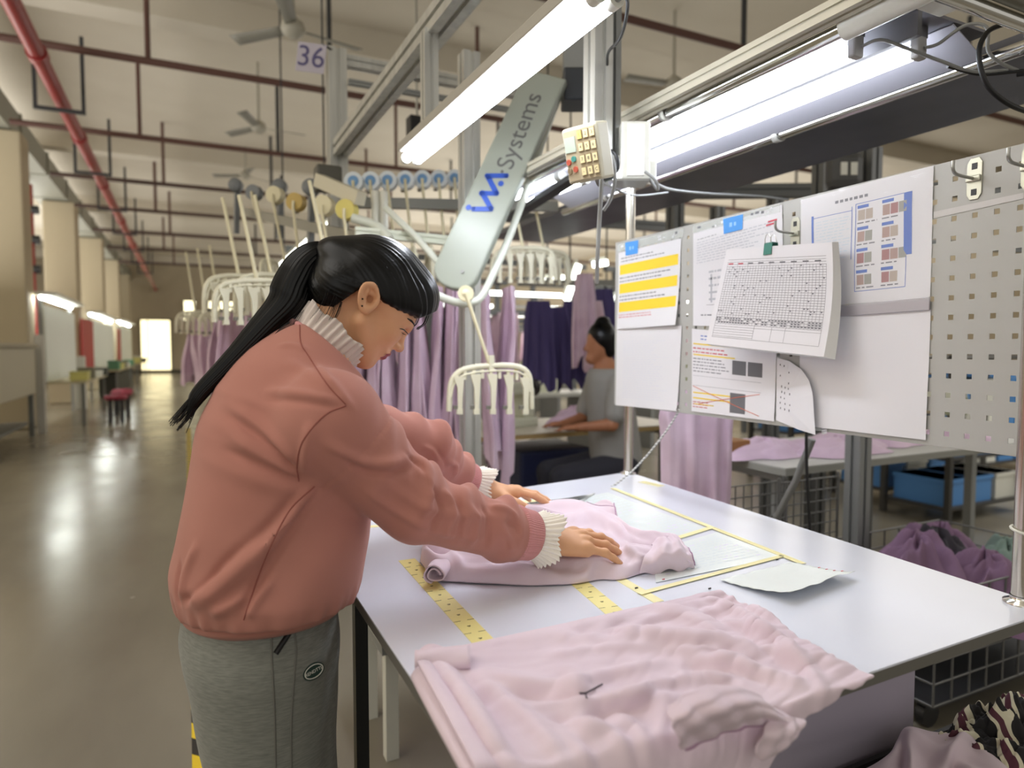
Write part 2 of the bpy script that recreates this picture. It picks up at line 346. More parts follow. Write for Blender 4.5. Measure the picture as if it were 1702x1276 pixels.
# ceiling fans
fan_m = mat('fan_white', (176, 172, 158), .5); fan_b = mat('fan_blade', (140, 138, 128), .5)
def fan(p, rot, label, z_top=5.8, R=.72):
    t = thing('ceiling_fan', label, 'fan', p, 'ceiling fans')
    MB().cyl((p[0], p[1], p[2]+.1), (p[0], p[1], z_top), .022, n=10).build('down_rod', fan_m, t)
    MB().lathe([(0, -.09), (.05, -.085), (.1, -.05), (.12, 0), (.1, .06), (.04, .11), (0, .12)], p, n=20).build('motor_housing', fan_m, t)
    for k in range(3):
        a = rot+k*2*PI/3; dx = V(math.cos(a), math.sin(a), 0); dy = V(-math.sin(a), math.cos(a), 0); p0 = np.asarray(p)
        b = MB()
        G = np.array([[p0+dx*(.13+(R-.13)*u)+dy*(v*(.055+.02*u))+V(0, 0, .018*v) for v in (-1, 0, 1)] for u in np.linspace(0, 1, 8)])
        b.grid(G); b.build('blade', fan_b, t, solid=.008)
fan(PD(487, 48, 6.6), .25, 'nearest white ceiling fan, above the 36 sign')
fan(PD(430, 212, 10.6), .1, 'second ceiling fan, just below and beyond the nearest one')
fan(PD(408, 292, 15.0), .6, 'third ceiling fan, above the hanger line')
fan(PD(1120, 140, 9.0), .9, 'ceiling fan to the right of the aluminium column')
# floor tape
hz = mat('hazard_tape', (226, 196, 40), .45)
def stripes(m):
    nt = m.node_tree; b = nt.nodes['Principled BSDF']; tc = nt.nodes.new('ShaderNodeTexCoord'); sx = nt.nodes.new('ShaderNodeSeparateXYZ')
    a = nt.nodes.new('ShaderNodeMath'); a.operation = 'MULTIPLY_ADD'; a.inputs[1].default_value = 1.1
    md = nt.nodes.new('ShaderNodeMath'); md.operation = 'MODULO'; md.inputs[1].default_value = .2
    gt = nt.nodes.new('ShaderNodeMath'); gt.operation = 'GREATER_THAN'; gt.inputs[1].default_value = .1
    mx = nt.nodes.new('ShaderNodeMix'); mx.data_type = 'RGBA'; mx.inputs[6].default_value = S(228, 196, 40); mx.inputs[7].default_value = S(40, 38, 36)
    nt.links.new(tc.outputs['Object'], sx.inputs[0]); nt.links.new(sx.outputs[0], a.inputs[0]); nt.links.new(sx.outputs[1], a.inputs[2])
    nt.links.new(a.outputs[0], md.inputs[0]); nt.links.new(md.outputs[0], gt.inputs[0]); nt.links.new(gt.outputs[0], mx.inputs[0]); nt.links.new(mx.outputs[2], b.inputs['Base Color'])
stripes(hz)
tag(MB().bx(-.01, .055, 1.0, 12, .0004, .0016).build('hazard_tape', hz), 'yellow and black striped warning tape on the floor behind the woman', 'floor tape')
# ---------------------------------------------------------------- work stations across the aisle
board_m = mat('notice_board', (236, 242, 238), .5); redp = mat('red_panel', (178, 62, 58), .55)
bench_top = mat('bench_top', (180, 172, 140), .45); bench_leg = mat('bench_leg', (120, 122, 118), .45, .3)
def far_station(y0, y1, x, label, red=None, zb=.72, zt=2.0, glow=9):
    t = thing('work_station', label, 'work station', (x, (y0+y1)/2, 0), 'work stations across the aisle')
    MB().bx(x-.03, x, y0, y1, zb, zt).build('notice_board', board_m, t)
    l = MB().bx(x-.13, x+.17, y0-.1, y1, zt+.16, zt+.22).build('lamp_tray', white_plastic, t)
    MB().cyl((x-.05, y0, zt+.13), (x-.05, y1-.1, zt+.13), .025, n=10).build('lamp_tube', mat('far_lit_tube', (255, 255, 255), .3, emit=(250, 255, 250), estr=22), l)
    MB().bx(x-.02, x+.55, y0, y1, .70, .74).build('tabletop', bench_top, t)
    for yy in (y0+.05, y1-.05):
        MB().bx(x+.46, x+.51, yy-.025, yy+.025, 0, .70).build('leg', bench_leg, t)
        MB().bx(x-.10, x-.05, yy-.03, yy+.03, 0, zt+.2).build('post', alu_dull, t)
    if red: MB().bx(x+.0, x+.03, red[0], red[1], .75, 1.95).build('side_panel', redp, t)
    return t
far_station(13.3, 16.6, -2.05, 'white notice board station with lamp between first and second beige columns')
far_station(19.6, 25.0, -2.05, 'white notice board station with red end panel, beyond the second column', (17.4, 19.4))
far_station(27.5, 33.0, -2.05, 'farthest notice board station with narrow red panel, near the bright doorway', (26.2, 27.3), zt=2.1)
# cream cabinet and bench at the left edge
t = thing('machine_cabinet', 'pale beige machine cabinet under the nearest column, at the left edge', 'cabinet', (-2.3, 11.2, 0))
MB().bx(-2.9, -2.0, 9.2, 12.0, .62, 1.30).build('body', mat('cabinet_beige', (186, 180, 158), .5), t, bevel=.02)
MB().bx(-2.9, -1.97, 9.1, 12.1, 1.30, 1.36).build('top', mat('cabinet_top', (160, 152, 128), .5), t, bevel=.01)
for (xx, yy) in ((-2.85, 9.3), (-2.05, 9.3), (-2.85, 11.9), (-2.05, 11.9)): MB().bx(xx-.03, xx+.03, yy-.03, yy+.03, 0, .62).build('leg', bench_leg, t)
MB().bx(-2.8, -2.08, 9.4, 11.8, .18, .22).build('lower_shelf', bench_leg, t)
tag(MB().bx(-2.03, -1.93, 12.2, 12.32, 0, 1.5).build('white_post', mat('post_white', (188, 186, 178), .5), bevel=.005), 'white upright post standing between beige cabinet and first notice board', 'post')
tag(MB().bx(-2.1, -1.92, 16.7, 16.95, 0, 1.12).build('end_panel', mat('end_white', (206, 206, 198), .5), bevel=.005), 'narrow white end panel beside the crimson stools', 'panel')
# clutter on and under the benches
crm = mat('crimson', (140, 36, 58), .6); cl = [mat('clutter_a', (200, 196, 120), .6), mat('clutter_b', (120, 116, 96), .6), mat('clutter_c', (225, 225, 215), .5), mat('clutter_d', (58, 60, 52), .6), mat('clutter_e', (90, 140, 110), .6)]
for i, (y, dx) in enumerate(((13.5, .1), (14.6, .1), (15.5, .06))):
    t = thing('stool', ['crimson padded stool nearest to the white post across the aisle', 'middle crimson padded stool under the notice board bench', 'crimson padded stool beside the white end panel'][i], 'stool', (-1.2+dx, y, 0), 'crimson stools across the aisle')
    MB().lathe([(0, .40), (.17, .40), (.19, .43), (.17, .47), (0, .48)], (-1.2+dx, y, 0), n=20).build('seat', crm, t)
    for a in range(4):
        q = V(-1.2+dx+.13*math.cos(a*PI/2+.7), y+.13*math.sin(a*PI/2+.7), 0); MB().bar(q, q*V(1, 1, 0)+V(0, 0, .41), .03, .03).build('leg', dark_steel, t)
rr = random.Random(3); kinds = ['yellow', 'brown', 'white', 'dark', 'green']
for i in range(14):
    y = [13.5, 14.3, 15.1, 15.9, 19.8, 20.7, 21.6, 22.5, 23.4, 24.3, 27.8, 28.9, 30.2, 31.5][i]; k = i % 5; h = rr.uniform(.12, .26); x = -1.95+rr.uniform(.1, .25)
    wy = rr.uniform(.25, .5)
    b = MB().bx(x, x+.26, y, y+wy, .7405, .74+h); b.bx(x-.01, x+.27, y-.01, y+wy+.01, .74+h-.03, .74+h)
    tag(b.build('storage_box', cl[k], bevel=.01), '%s storage box on the far bench, %s in the row from the near end' % (kinds[k], ['first', 'second', 'third', 'fourth', 'fifth', 'sixth', 'seventh', 'eighth', 'ninth', 'tenth', 'eleventh', 'twelfth', 'thirteenth', 'last'][i]), 'box', 'boxes on the far benches')
for i in range(5):
    y = 19.8+i*1.0; b = MB().bx(-1.98, -1.6, y, y+.9, .02, .6); b.bx(-2.0, -1.58, y-.02, y+.92, .56, .62)
    tag(b.build('dark_crate', cl[3], bevel=.01), 'dark crate on the floor under the second notice board bench, %s from the near end' % ['first', 'second', 'third', 'fourth', 'fifth'][i], 'crate', 'dark crates across the aisle')
# ================================================================ the packing table
ZT = .85
lam = mat('white_laminate', (226, 230, 243), .22, spec=.5, noise=(2.5, (220, 224, 238), 3))
edge_m = mat('table_edge', (104, 102, 96), .5)
blk_leg = mat('black_leg', (34, 36, 38), .4, .3)
apron_m = mat('apron_panel', (176, 168, 184), .6)
TP = [(.266, .586), (1.34, .602), (1.437, 1.974), (.272, 1.80)]
table = thing('packing_table', 'large white laminate packing table the woman is leaning over', 'table', (.8, 1.2, 0))
MB().prism([(x, y, ZT-.003) for x, y in TP], (0, 0, .003)).build('tabletop', lam, table)
cx_, cy_ = .8, 1.2
MB().prism([(cx_+(x-cx_)*.9995, cy_+(y-cy_)*.9995, ZT-.021) for x, y in TP], (0, 0, .018)).build('edge_band', edge_m, table)
for x, y in ((.300, 1.30), (.33, .64), (1.31, 1.12), (1.39, 1.93), (.32, 1.75)):
    MB().bx(x-.0125, x+.0125, y-.0125, y+.0125, 0, ZT-.021).build('leg', blk_leg, table)
MB().bx(.55, 1.335, .84, .852, .12, ZT-.021).build('apron', apron_m, table)
MB().bx(.31, .33, .66, 1.74, ZT-.05, ZT-.021).build('side_rail', blk_leg, table)
# white bench behind the table's left leg
wb = thing('low_bench', 'low white bench standing behind the black table leg', 'bench', (.9, 2.05, 0))
q = [Pz(540, 1052, .42), Pz(640, 1030, .42), Pz(720, 1112, .42), Pz(540, 1122, .42)]
MB().bx(.52, 1.25, 1.98, 2.32, .385, .42).build('top', mat('bench_white', (222, 222, 214), .5), wb, bevel=.004)
MB().bx(.525, 1.245, 1.985, 2.315, .35, .385).build('frame', alu_dull, wb)
for x in (.56, 1.2):
    for y in (2.02, 2.28): MB().bx(x-.02, x+.02, y-.02, y+.02, 0, .35).build('leg', white_plastic, wb)
# ---- tapes and sheets under film on the table
tape_m = mat('yellow_tape', (240, 232, 176), .5); tape2 = mat('yellow_ruler_tape', (238, 226, 150), .5)
def flat_poly(px, z, th=.0005): return [tuple(Pz(x, y, z)) for x, y in px]
def strip(name, label, a, b, w, m, z=.8503, ticks=False, group=None, cat='tape'):
    A, B = Pz(*a, ZT), Pz(*b, ZT); d = nrm(B-A); n = np.cross((0, 0, 1), d); L = np.linalg.norm(B-A)
    g = MB(); c = (A+B)/2; c[2] = z; g.box(c, (L, w, .0006), (d, n, V(0, 0, 1)))
    if ticks:
        k = int(L/.01)
        for i in range(1, k):
            for s in (-1, 1):
                l = .006 if i % 5 else .012
                if i % 5: continue
                p = A+d*(i*.01)+n*s*(w/2-l/2); p[2] = z+.0004
                g.box(p, (.0009, l, .0003), (d, n, V(0, 0, 1)), 1)
            if i % 5 == 2:
                for s in (-1, 1):
                    p = A+d*(i*.01+.003)+n*s*(w/2-.018); p[2] = z+.0004
                    g.box(p, (.0012, .006, .0003), (d, n, V(0, 0, 1)), 1); g.box(p+d*.0025, (.0012, .004, .0003), (d, n, V(0, 0, 1)), 1)
    return tag(g.build(name, [m, ink_dark]), label, cat, group)
strip('ruler_tape', 'yellow measuring tape stuck along the table left of the folded shirt', (676, 930), (822, 1086), .036, tape2, ticks=True)
strip('ruler_tape', 'yellow measuring tape running out from under the middle of the folded shirt', (955, 962), (1048, 1040), .036, tape2, ticks=True)
strip('adhesive_tape', 'short plain yellow tape end between folded shirt and draped shirt', (1030, 962), (1095, 1000), .022, tape_m)
strip('adhesive_tape', 'plain yellow tape along the near edge of the taped sheets', (1062, 988), (1300, 925), .013, tape_m, z=.8521)
strip('adhesive_tape', 'long yellow tape along the far right edge of the taped sheets', (1018, 812), (1335, 938), .016, tape_m, z=.8521)
strip('adhesive_tape', 'yellow tape crossing between the two taped sheets', (1100, 903), (1185, 877), .016, tape_m, z=.8524)
strip('adhesive_tape', 'yellow tape fragment near the far corner of the table', (1066, 800), (1100, 808), .03, tape_m)
strip('adhesive_tape', 'yellow tape under the far hand of the woman', (800, 842), (905, 830), .025, tape_m)
strip('adhesive_tape', 'yellow tape to the left of the elbow at the table edge', (588, 877), (642, 873), .02, tape_m)
def sheet(label, px, rows, z=.8504):
    c = [Pz(x, y, z) for x, y in px]; g = MB().prism(c, (0, 0, .0003)); rr = random.Random(len(label))
    at = lambda u, v: (c[0]*(1-u)+c[1]*u)*(1-v)+(c[3]*(1-u)+c[2]*u)*v+V(0, 0, .0005)
    for i in range(rows):
        v = .1+.8*i/rows; u = .08
        while u < .9:
            du = rr.uniform(.02, .07); g.quad(at(u, v), at(u+du, v), at(u+du, v+.25/rows), at(u, v+.25/rows), 1 if rr.random() > .2 else 2); u += du+.02
    return tag(g.build('printed_sheet', [mat('film_sheet', (232, 240, 241), .25), mat('faint_ink', (200, 210, 215), .6), mat('faint_ink2', (206, 204, 224), .6)]), label, 'paper')
sheet('printed sheet taped under film at the back of the table, farthest', [(880, 845), (1010, 818), (1100, 852), (960, 885)], 9)
sheet('printed sheet taped under film behind the near hand', [(985, 873), (1092, 849), (1180, 880), (1060, 920)], 10, z=.8509)
sheet('printed sheet taped under film nearest to the loose curled paper', [(1085, 915), (1192, 884), (1300, 925), (1090, 968)], 11, z=.8514)
# lint and threads
for i, (x, y, c) in enumerate(((1103, 963, 'red'), (1180, 978, 'dark'), (1058, 977, 'dark'), (1292, 930, 'grey'))):
    p = Pz(x, y, .8515); tag(MB().tube([p+V(-.003, .001, 0), p+V(0, -.001, .001), p+V(.003, .001, 0)], .0012, 6).build('lint', ink_red if c == 'red' else ink_dark), '%s speck of lint on the white table, %s' % (c, ['beside the folded shirt tip', 'at the back corner of the draped shirt', 'under the edge of the folded shirt', 'on the long yellow tape'][i]), 'lint')
# loose curled sheet
c = [Pz(1195, 964, .852), Pz(1318, 934, .852), Pz(1421, 962, .852), Pz(1312, 1003, .852)]
G = np.zeros((26, 26, 3))
for i, u in enumerate(np.linspace(0, 1, 26)):
    for j, v in enumerate(np.linspace(0, 1, 26)):
        p = (c[0]*(1-u)+c[1]*u)*(1-v)+(c[3]*(1-u)+c[2]*u)*v
        p[2] += .001+.016*(v**3)*(1-.3*u)*1.2+.004*max(0, math.sin(u*7+v*3))*v+.0012*math.sin(u*23+v*17)*math.sin(v*19-u*5)
        G[i, j] = p
g = MB().grid(G)
for k in range(4):
    p = G[24, 12+3*k]+V(0, 0, .0012); g.box(p, (.006, .0018, .0004), None, 1)
tag(g.build('loose_paper', [mat('crumpled_paper', (232, 238, 236), .7, bump=(60, .3, .002)), ink_red], solid=.0003), 'loose curled white paper lying on the right of the table', 'paper')
# ---- coiled cord from the board down to the table
P = spline([Pz(858, 842, .862), Pz(900, 836, .862), Pz(960, 828, .864), PY(1005, 815, 1.78), PY(1040, 792, 1.78), PY(1075, 757, 1.72), PY(1108, 715, 1.69), PX(1130, 680, 1.40)], 420)
g = MB(); core = []
Ls = np.concatenate([[0], np.cumsum(np.linalg.norm(np.diff(P, axis=0), axis=1))])
for i in range(len(P)):
    t = nrm(P[min(i+1, len(P)-1)]-P[max(i-1, 0)]); X, Y, Z = frame(t); r = .0052 if Ls[i] < .24 else .0035
    a = Ls[i]*2*PI/(.0062 if Ls[i] < .26 else .011); core.append(P[i]+(X*math.cos(a)+Y*math.sin(a))*r)
t = thing('coiled_cord', 'coiled black and white cord from notice board down to table', 'cord', tuple(P[0]))
PP = spline(P[::6], 2200); Ls = np.concatenate([[0], np.cumsum(np.linalg.norm(np.diff(PP, axis=0), axis=1))]); ph = 0; hel = []
for i in range(len(PP)):
    X, Y, Z = frame(PP[min(i+1, len(PP)-1)]-PP[max(i-1, 0)]); w = min(max((Ls[i]-.2)/.1, 0), 1); r = .0052*(1-w)+.0022*w
    ph += (Ls[i]-Ls[i-1] if i else 0)*2*PI/(.0058*(1-w)+.012*w); hel.append(PP[i]+(X*math.cos(ph)+Y*math.sin(ph))*r)
MB().tube(hel, .0014, 6).build('coil', mat('cord_grey', (96, 98, 100), .4), t)
MB().tube(P, [.0042 if i < 150 else .0030 for i in range(len(P))], 8).build('core', mat('cord_white', (214, 216, 214), .5), t)
q = PX(1131, 680, 1.40)
MB().tube([q+V(0, -.012, -.006), q+V(-.012, 0, 0), q+V(0, .012, .008), q+V(.012, 0, .004), q+V(0, -.01, .012)], .004, 8).build('clip', chrome, t)
# ---- posts that carry the board and lamps
pole_m = mat('pole_steel', (205, 200, 190), .2, .95)
def pole(x, y, r, z1, label):
    t = thing('support_pole', label, 'pole', (x, y, ZT))
    MB().cyl((x, y, ZT), (x, y, z1), r, n=20).build('tube', pole_m, t)
    MB().lathe([(r+.012, 0), (r+.012, .004), (r+.002, .007), (r+.002, .014)], (x, y, ZT), n=20).build('base_ring', chrome, t)
    return t
pole(1.418, 1.95, .0165, 1.99, 'steel pole at the back right corner of the table')
t = pole(1.316, .644, .0155, 1.99, 'steel pole at the near right corner of the table, cut by the picture edge')
MB().tube([(1.316+.019*math.cos(a), .644+.019*math.sin(a), .98+.004*math.sin(a)) for a in np.linspace(0, 2*PI, 20)], .0025, 6).build('cable_tie', white_plastic, t)
# ---- hanging aluminium column
def profile_bar(a, b, w, up=(0, 0, 1)):
    """extruded aluminium T-slot profile from a to b"""
    a = np.asarray(a, float); b = np.asarray(b, float); X, Y, Z = frame(b-a, up); h = w/2; s = w*.11; dd = w*.16; pts = []
    for k in range(4):
        c, sn = math.cos(k*PI/2), math.sin(k*PI/2); R = lambda u, v: (u*c-v*sn, u*sn+v*c)
        pts += [R(h, -h), R(h, -s), R(h-dd, -s), R(h-dd, s), R(h, s)]
    ring = [a+X*u+Y*v for u, v in pts]; ring2 = [q+(b-a) for q in ring]; n = len(ring); g = MB()
    g.add(ring+ring2, [(i, (i+1) % n, n+(i+1) % n, n+i) for i in range(n)]+[tuple(range(n))[::-1], tuple(range(n, 2*n))])
    return g
colm = thing('aluminium_column', 'aluminium profile column hanging beside the lit tube, keypad fixed to it', 'column', (1.125, 1.70, 1.86))
profile_bar((1.108, 1.69, 1.865), (1.108, 1.69, 3.2), .062, (1, 0, 0)).build('profile', alu, colm)
profile_bar((1.165, 1.715, 1.865), (1.165, 1.715, 3.2), .05, (1, 0, 0)).build('side_profile', alu_dull, colm)
MB().bx(1.072, 1.20, 1.655, 1.745, 1.858, 1.866).build('end_cap', steel, colm)
# ---- keypad terminal
kf = nrm(-RT*.70-FW*.64-V(0, 0, .30)); ku = nrm(V(0, 0, 1)+RT*.05); kx = nrm(np.cross(ku, kf)); ku = np.cross(kf, kx)
kc = PD(967, 256, 1.72)
key = thing('keypad_terminal', 'beige keypad terminal with small display on the aluminium column', 'terminal', kc)
kb = mat('keypad_beige', (178, 172, 150), .5)
KW, KH, KT = .118, .140, .05
o = MB().box(kc-kf*KT/2, (KW, KH, KT), (kx, ku, kf)).build('housing', kb, key, bevel=.007)
MB().box(kc+kf*.001, (KW-.014, KH-.016, .002), (kx, ku, kf)).build('face_plate', mat('keypad_face', (172, 158, 130), .5), key)
MB().box(kc+kf*.003-kx*.032+ku*.028, (.036, .038, .002), (kx, ku, kf)).build('display', mat('lcd', (176, 186, 170), .25), key)
km = mat('key_cream', (222, 206, 158), .5); kd = mat('key_rim', (130, 112, 84), .6)
for r in range(4):
    for c_ in range(3):
        p = kc+kf*.003+kx*(.004+c_*.021)+ku*(.047-r*.030)
        kk = MB().box(p, (.0165, .022, .002), (kx, ku, kf), 1).box(p+kf*.0015, (.0135, .019, .003), (kx, ku, kf), 0)
        kk = kk.build('key', [km if (r, c_) != (0, 0) else mat('key_yellow', (224, 206, 110), .5), kd], key)
        s = ('123', '456', '789', '-0C')[r][c_]; text('key_number', s, .012, p+kf*.0032, kx, ku, ink_dark, kk, .0002)
for (dx, dy, m) in ((-.044, -.014, mat('key_red', (176, 80, 60), .5)), (-.026, -.008, mat('key_green', (60, 130, 120), .5)), (-.044, -.036, kd), (-.024, -.034, mat('key_red', (176, 80, 60), .5))):
    MB().cyl(kc+kx*dx+ku*dy+kf*.002, kc+kx*dx+ku*dy+kf*.006, .0075, n=12).build('key', m, key)
MB().bar(kc-kf*.03, V(1.115, 1.67, kc[2]-.01), .03, .03).build('bracket', steel, key)
# ---- white junction box on the other side of the column
jc = PD(1053, 255, 1.98)
jb = thing('junction_box', 'white plastic junction box at the end of the long lamp', 'junction box', jc)
MB().box(jc, (.085, .075, .165), (RT*V(1, 1, 0), nrm(FW*V(1, 1, 0)), V(0, 0, 1))).build('box', white_plastic, jb, bevel=.004)
MB().box(jc-nrm(FW*V(1, 1, 0))*.039, (.05, .004, .15), (RT, nrm(FW*V(1, 1, 0)), V(0, 0, 1))).build('cover', mat('cover_white', (232, 232, 226), .4), jb, bevel=.0015)
MB().box(jc+RT*.052-V(0, 0, .055), (.024, .05, .06), (RT, nrm(FW*V(1, 1, 0)), V(0, 0, 1))).build('switch', white_plastic, jb, bevel=.004)
MB().box(jc-V(0, 0, .087)-RT*.01, (.10, .09, .006), (RT, nrm(FW*V(1, 1, 0)), V(0, 0, 1))).build('base_plate', steel, jb)
# cables about the column
def cable(label, pts, r, m, n=60, name='cable'): return tag(MB().tube(spline(pts, n), r, 8).build(name, m), label, 'cable')
cable('grey cable looping from junction box along behind the notice board', [PD(1072, 285, 1.93), PD(1090, 300, 1.93), PD(1093, 315, 1.96), PD(1080, 296, 1.97), PD(1110, 314, 2.1), PD(1180, 322, 2.3), PD(1260, 326, 2.5), PD(1310, 332, 2.6)], .0045, grey_cable)
cable('thin grey cable hanging straight down from the keypad', [PD(1000, 285, 1.80), PD(999, 320, 1.80), PD(996, 370, 1.82), PD(993, 430, 1.85), PD(992, 470, 1.9)], .006, grey_cable)
cable('grey cable curling out under the keypad', [PD(1012, 250, 1.83), PD(1020, 270, 1.8), PD(1022, 300, 1.8), PD(1015, 330, 1.82), PD(1003, 350, 1.83)], .005, grey_cable)
cable('black cable bending behind the keypad', [PD(1010, 248, 1.84), PD(1024, 258, 1.82), PD(1026, 280, 1.82), PD(1012, 296, 1.82), PD(996, 296, 1.80)], .005, black_cable)
cable('dark green cable beside the keypad', [PD(1010, 254, 1.85), PD(1018, 270, 1.83), PD(1020, 292, 1.83), PD(1006, 300, 1.84)], .004, mat('cable_green', (60, 92, 84), .5))
cable('thin grey cable slung under the junction box towards the pole', [PD(1000, 302, 1.9), PD(1030, 318, 2.0), PD(1062, 325, 2.2), PD(1110, 320, 2.3)], .003, grey_cable)
# ---- overhead twin tube lamp above the woman
def twin_lamp(label, x0, x1, y0, y1, z, r, hx0, hx1, power):
    t = thing('tube_lamp', label, 'lamp', ((x0+x1)/2, (y0+y1)/2, z))
    MB().bx(hx0, hx1, y0-.02, y1+.02, z+.022, z+.055).build('batten', mat('batten_grey', (170, 166, 156), .45), t, bevel=.004)
    for x in (x0, x1):
        MB().cyl((x, y0, z), (x, y1, z), r, n=18).build('tube', tube_glow, t)
        for y, s in ((y0, -1), (y1, 1)):
            MB().cyl((x, y+s*.0005, z), (x, y+s*.024, z), r*1.12, n=18).build('end_cap', white_plastic, t)
    return t
l1 = twin_lamp('lit twin tube lamp slanting overhead above the woman', .752, .796, 1.17, 2.42, 2.0, .016, .725, .825, 0)
for x in (.752, .796):
    for dy in (0,): MB().cyl((x, 1.10, 2.0), (x, 1.146, 2.0), .008, n=12).build('socket_pin', alu_dull, l1)
cable('black flex from the near end of the overhead lamp to the column', [(.80, 1.15, 2.01), (.86, 1.2, 2.03), (.95, 1.35, 2.04), (1.05, 1.55, 2.10), (1.12, 1.66, 2.12)], .004, black_cable)
bt = thing('hanger_bracket', 'short aluminium post holding the overhead lamp to the beam', 'bracket', (.80, 2.3, 2.0))
profile_bar((.79, 2.27, 2.056), (.79, 2.27, 2.40), .05).build('profile', alu, bt)
# ---- long lamp tray over the notice board
tr = thing('lamp_tray', 'long overhead lamp tray with chrome rails above the notice board', 'lamp tray', (1.5, 2, 2.0))
profile_bar((1.252, .80, 2.012), (1.252, 2.52, 2.012), .036).build('side_profile', mat('profile_pale', (206, 202, 186), .4, .3), tr)
MB().cyl((1.305, .80, 1.995), (1.305, 2.55, 1.995), .019, n=18).build('rail', chrome, tr)
MB().cyl((1.765, .80, 1.995), (1.765, 3.0, 1.995), .017, n=18).build('rail', chrome, tr)
MB().cyl((1.81, .80, 2.01), (1.81, 3.0, 2.01), .012, n=14).build('rail', steel, tr)
refl = mat('reflector', (112, 111, 118), .4, .2); lip_r = mat('reflector_lip', (160, 159, 166), .35, .25); bat_d = mat('batten_dark', (100, 100, 104), .5)
MB().bx(1.31, 1.76, .98, 2.9, 2.055, 2.062).build('reflector', refl, tr)
MB().quad((1.62, .98, 2.05), (1.742, .98, 1.995), (1.742, 2.9, 1.995), (1.62, 2.9, 2.05)).build('side_lip', lip_r, tr, solid=.002)
MB().quad((1.40, .98, 2.05), (1.33, .98, 1.995), (1.33, 2.9, 1.995), (1.40, 2.9, 2.05)).build('side_lip', lip_r, tr, solid=.002)
MB().bx(1.49, 1.505, .98, 2.9, 2.0, 2.055).build('divider', bat_d, tr)

for x, y in ((1.305, 1.62), (1.765, 1.62), (1.765, 2.6)):
    MB().lathe([(.024, -.012), (.026, -.012), (.026, .012), (.024, .012)], (x, y, 2.0), (0, 1, 0), n=20).build('pipe_clip', alu, tr)
    MB().bx(x-.008, x+.008, y-.012, y+.012, 2.02, 2.06).build('clip_tab', alu, tr)
MB().bx(1.20, 2.3, .775, .815, 1.995, 2.035).build('end_rail', mat('end_rail_dark', (120, 118, 106), .25, .8), tr)
MB().cyl((1.2, .83, 1.985), (2.3, .83, 1.985), .016, n=16).build('end_rail', chrome, tr)
MB().bx(1.40, 1.52, .80, .95, 2.03, 2.05).build('corner_plate', white_plastic, tr, bevel=.003)
MB().cyl((1.305, .80, 1.995), (1.305, 1.02, 1.995), .028, n=18).build('pipe_sleeve', white_plastic, tr)
dk = mat('tray_underside', (104, 107, 118), .4, .2, noise=(3, (88, 90, 100), 5))
MB().bx(1.835, 2.28, .86, 4.1, 2.03, 2.06).build('dark_panel', dk, tr)
for nm, x, y0, y1, lb in (('a', 1.43, 1.10, 2.30, 'lit tube of the long tray lamp nearer to the woman'), ('b', 1.57, 1.04, 2.28, 'lit tube of the long tray lamp nearer to the dark panel')):
    t = thing('tube_lamp', lb, 'lamp', (x, y0, 2.0), 'tubes in the long tray')
    MB().cyl((x, y0, 1.998), (x, y1, 1.998), .0165, n=18).build('tube', tube_glow, t)
    MB().bx(x-.02, x+.02, y0-.02, y1+.02, 2.028, 2.054).build('batten', bat_d, t)
    for y, s in ((y0, -1), (y1, 1)):
        MB().bx(x-.017, x+.017, min(y, y+s*.022), max(y, y+s*.022), 1.978, 2.03).build('end_cap', mat('cap_grey', (176, 174, 170), .45), t, bevel=.005)
for x, lb in ((1.38, 'far lit tube of the lamp tray left of the keypad, upper'), (1.50, 'far lit tube of the lamp tray left of the keypad, lower')):
    t = thing('tube_lamp', lb, 'lamp', (x, 2.4, 2.0), 'tubes in the long tray')
    MB().cyl((x, 2.40, 1.995), (x, 2.90, 1.995), .0165, n=18).build('tube', tube_glow, t)
    MB().cyl((x, 2.90, 1.995), (x, 2.94, 1.995), .021, n=18).build('end_cap', white_plastic, t); MB().cyl((x, 2.36, 1.995), (x, 2.40, 1.995), .021, n=18).build('end_cap', white_plastic, t)
# cables at the near end of the tray
cable('grey cable looping from the nearer lit tube of the tray', [(1.43, 1.075, 2.0), (1.45, 1.04, 2.005), (1.52, 1.02, 1.99), (1.60, .99, 1.965), (1.68, .97, 1.95), (1.75, .93, 1.95)], .004, grey_cable)
cable('grey cable rising from the second lit tube of the tray', [(1.57, 1.015, 2.0), (1.60, 1.00, 2.01), (1.63, .96, 2.04), (1.66, .93, 2.03), (1.67, .93, 1.98), (1.70, .92, 1.955), (1.77, .92, 1.95)], .004, grey_cable)
cable('black cable running along the near end of the tray', [(1.62, .99, 1.958), (1.70, .965, 1.945), (1.76, .92, 1.945), (1.84, .86, 1.95), (1.95, .82, 1.97)], .004, black_cable)
cable('thick black cable hanging in a loop at the top right corner', [PD(1702, 30, 1.5), PD(1668, 40, 1.46), PD(1640, 55, 1.45), PD(1627, 90, 1.44), PD(1640, 140, 1.44), PD(1675, 172, 1.46), PD(1720, 190, 1.5)], .0055, black_cable)
tag(MB().tube(spline([(1.79, .93, 1.95), (1.80, .91, 1.948), (1.85, .88, 1.95), (1.88, .86, 1.955)], 12), .0085, 10).build('cable_joint', black_plastic), 'black inline connector on the cable at the tray end', 'connector')
tag(MB().tube([(1.66+.024*math.cos(a), .83+.01*math.sin(2*a), 1.985+.024*math.sin(a)) for a in np.linspace(0, 2*PI, 22)], .003, 6).build('cable_tie', white_plastic), 'white cable tie around the chrome rail at the top right', 'cable tie')
# real light of the tubes is their own glow
# ================================================================ the pegboard
XB = 1.39
Y0, Y1, Z0, Z1 = .505, 1.998, 1.098, 1.673
PIT, HOL = .0394, .0104
pb = thing('pegboard', 'grey perforated metal pegboard carrying the papers', 'pegboard', (XB, 1.3, Z0))
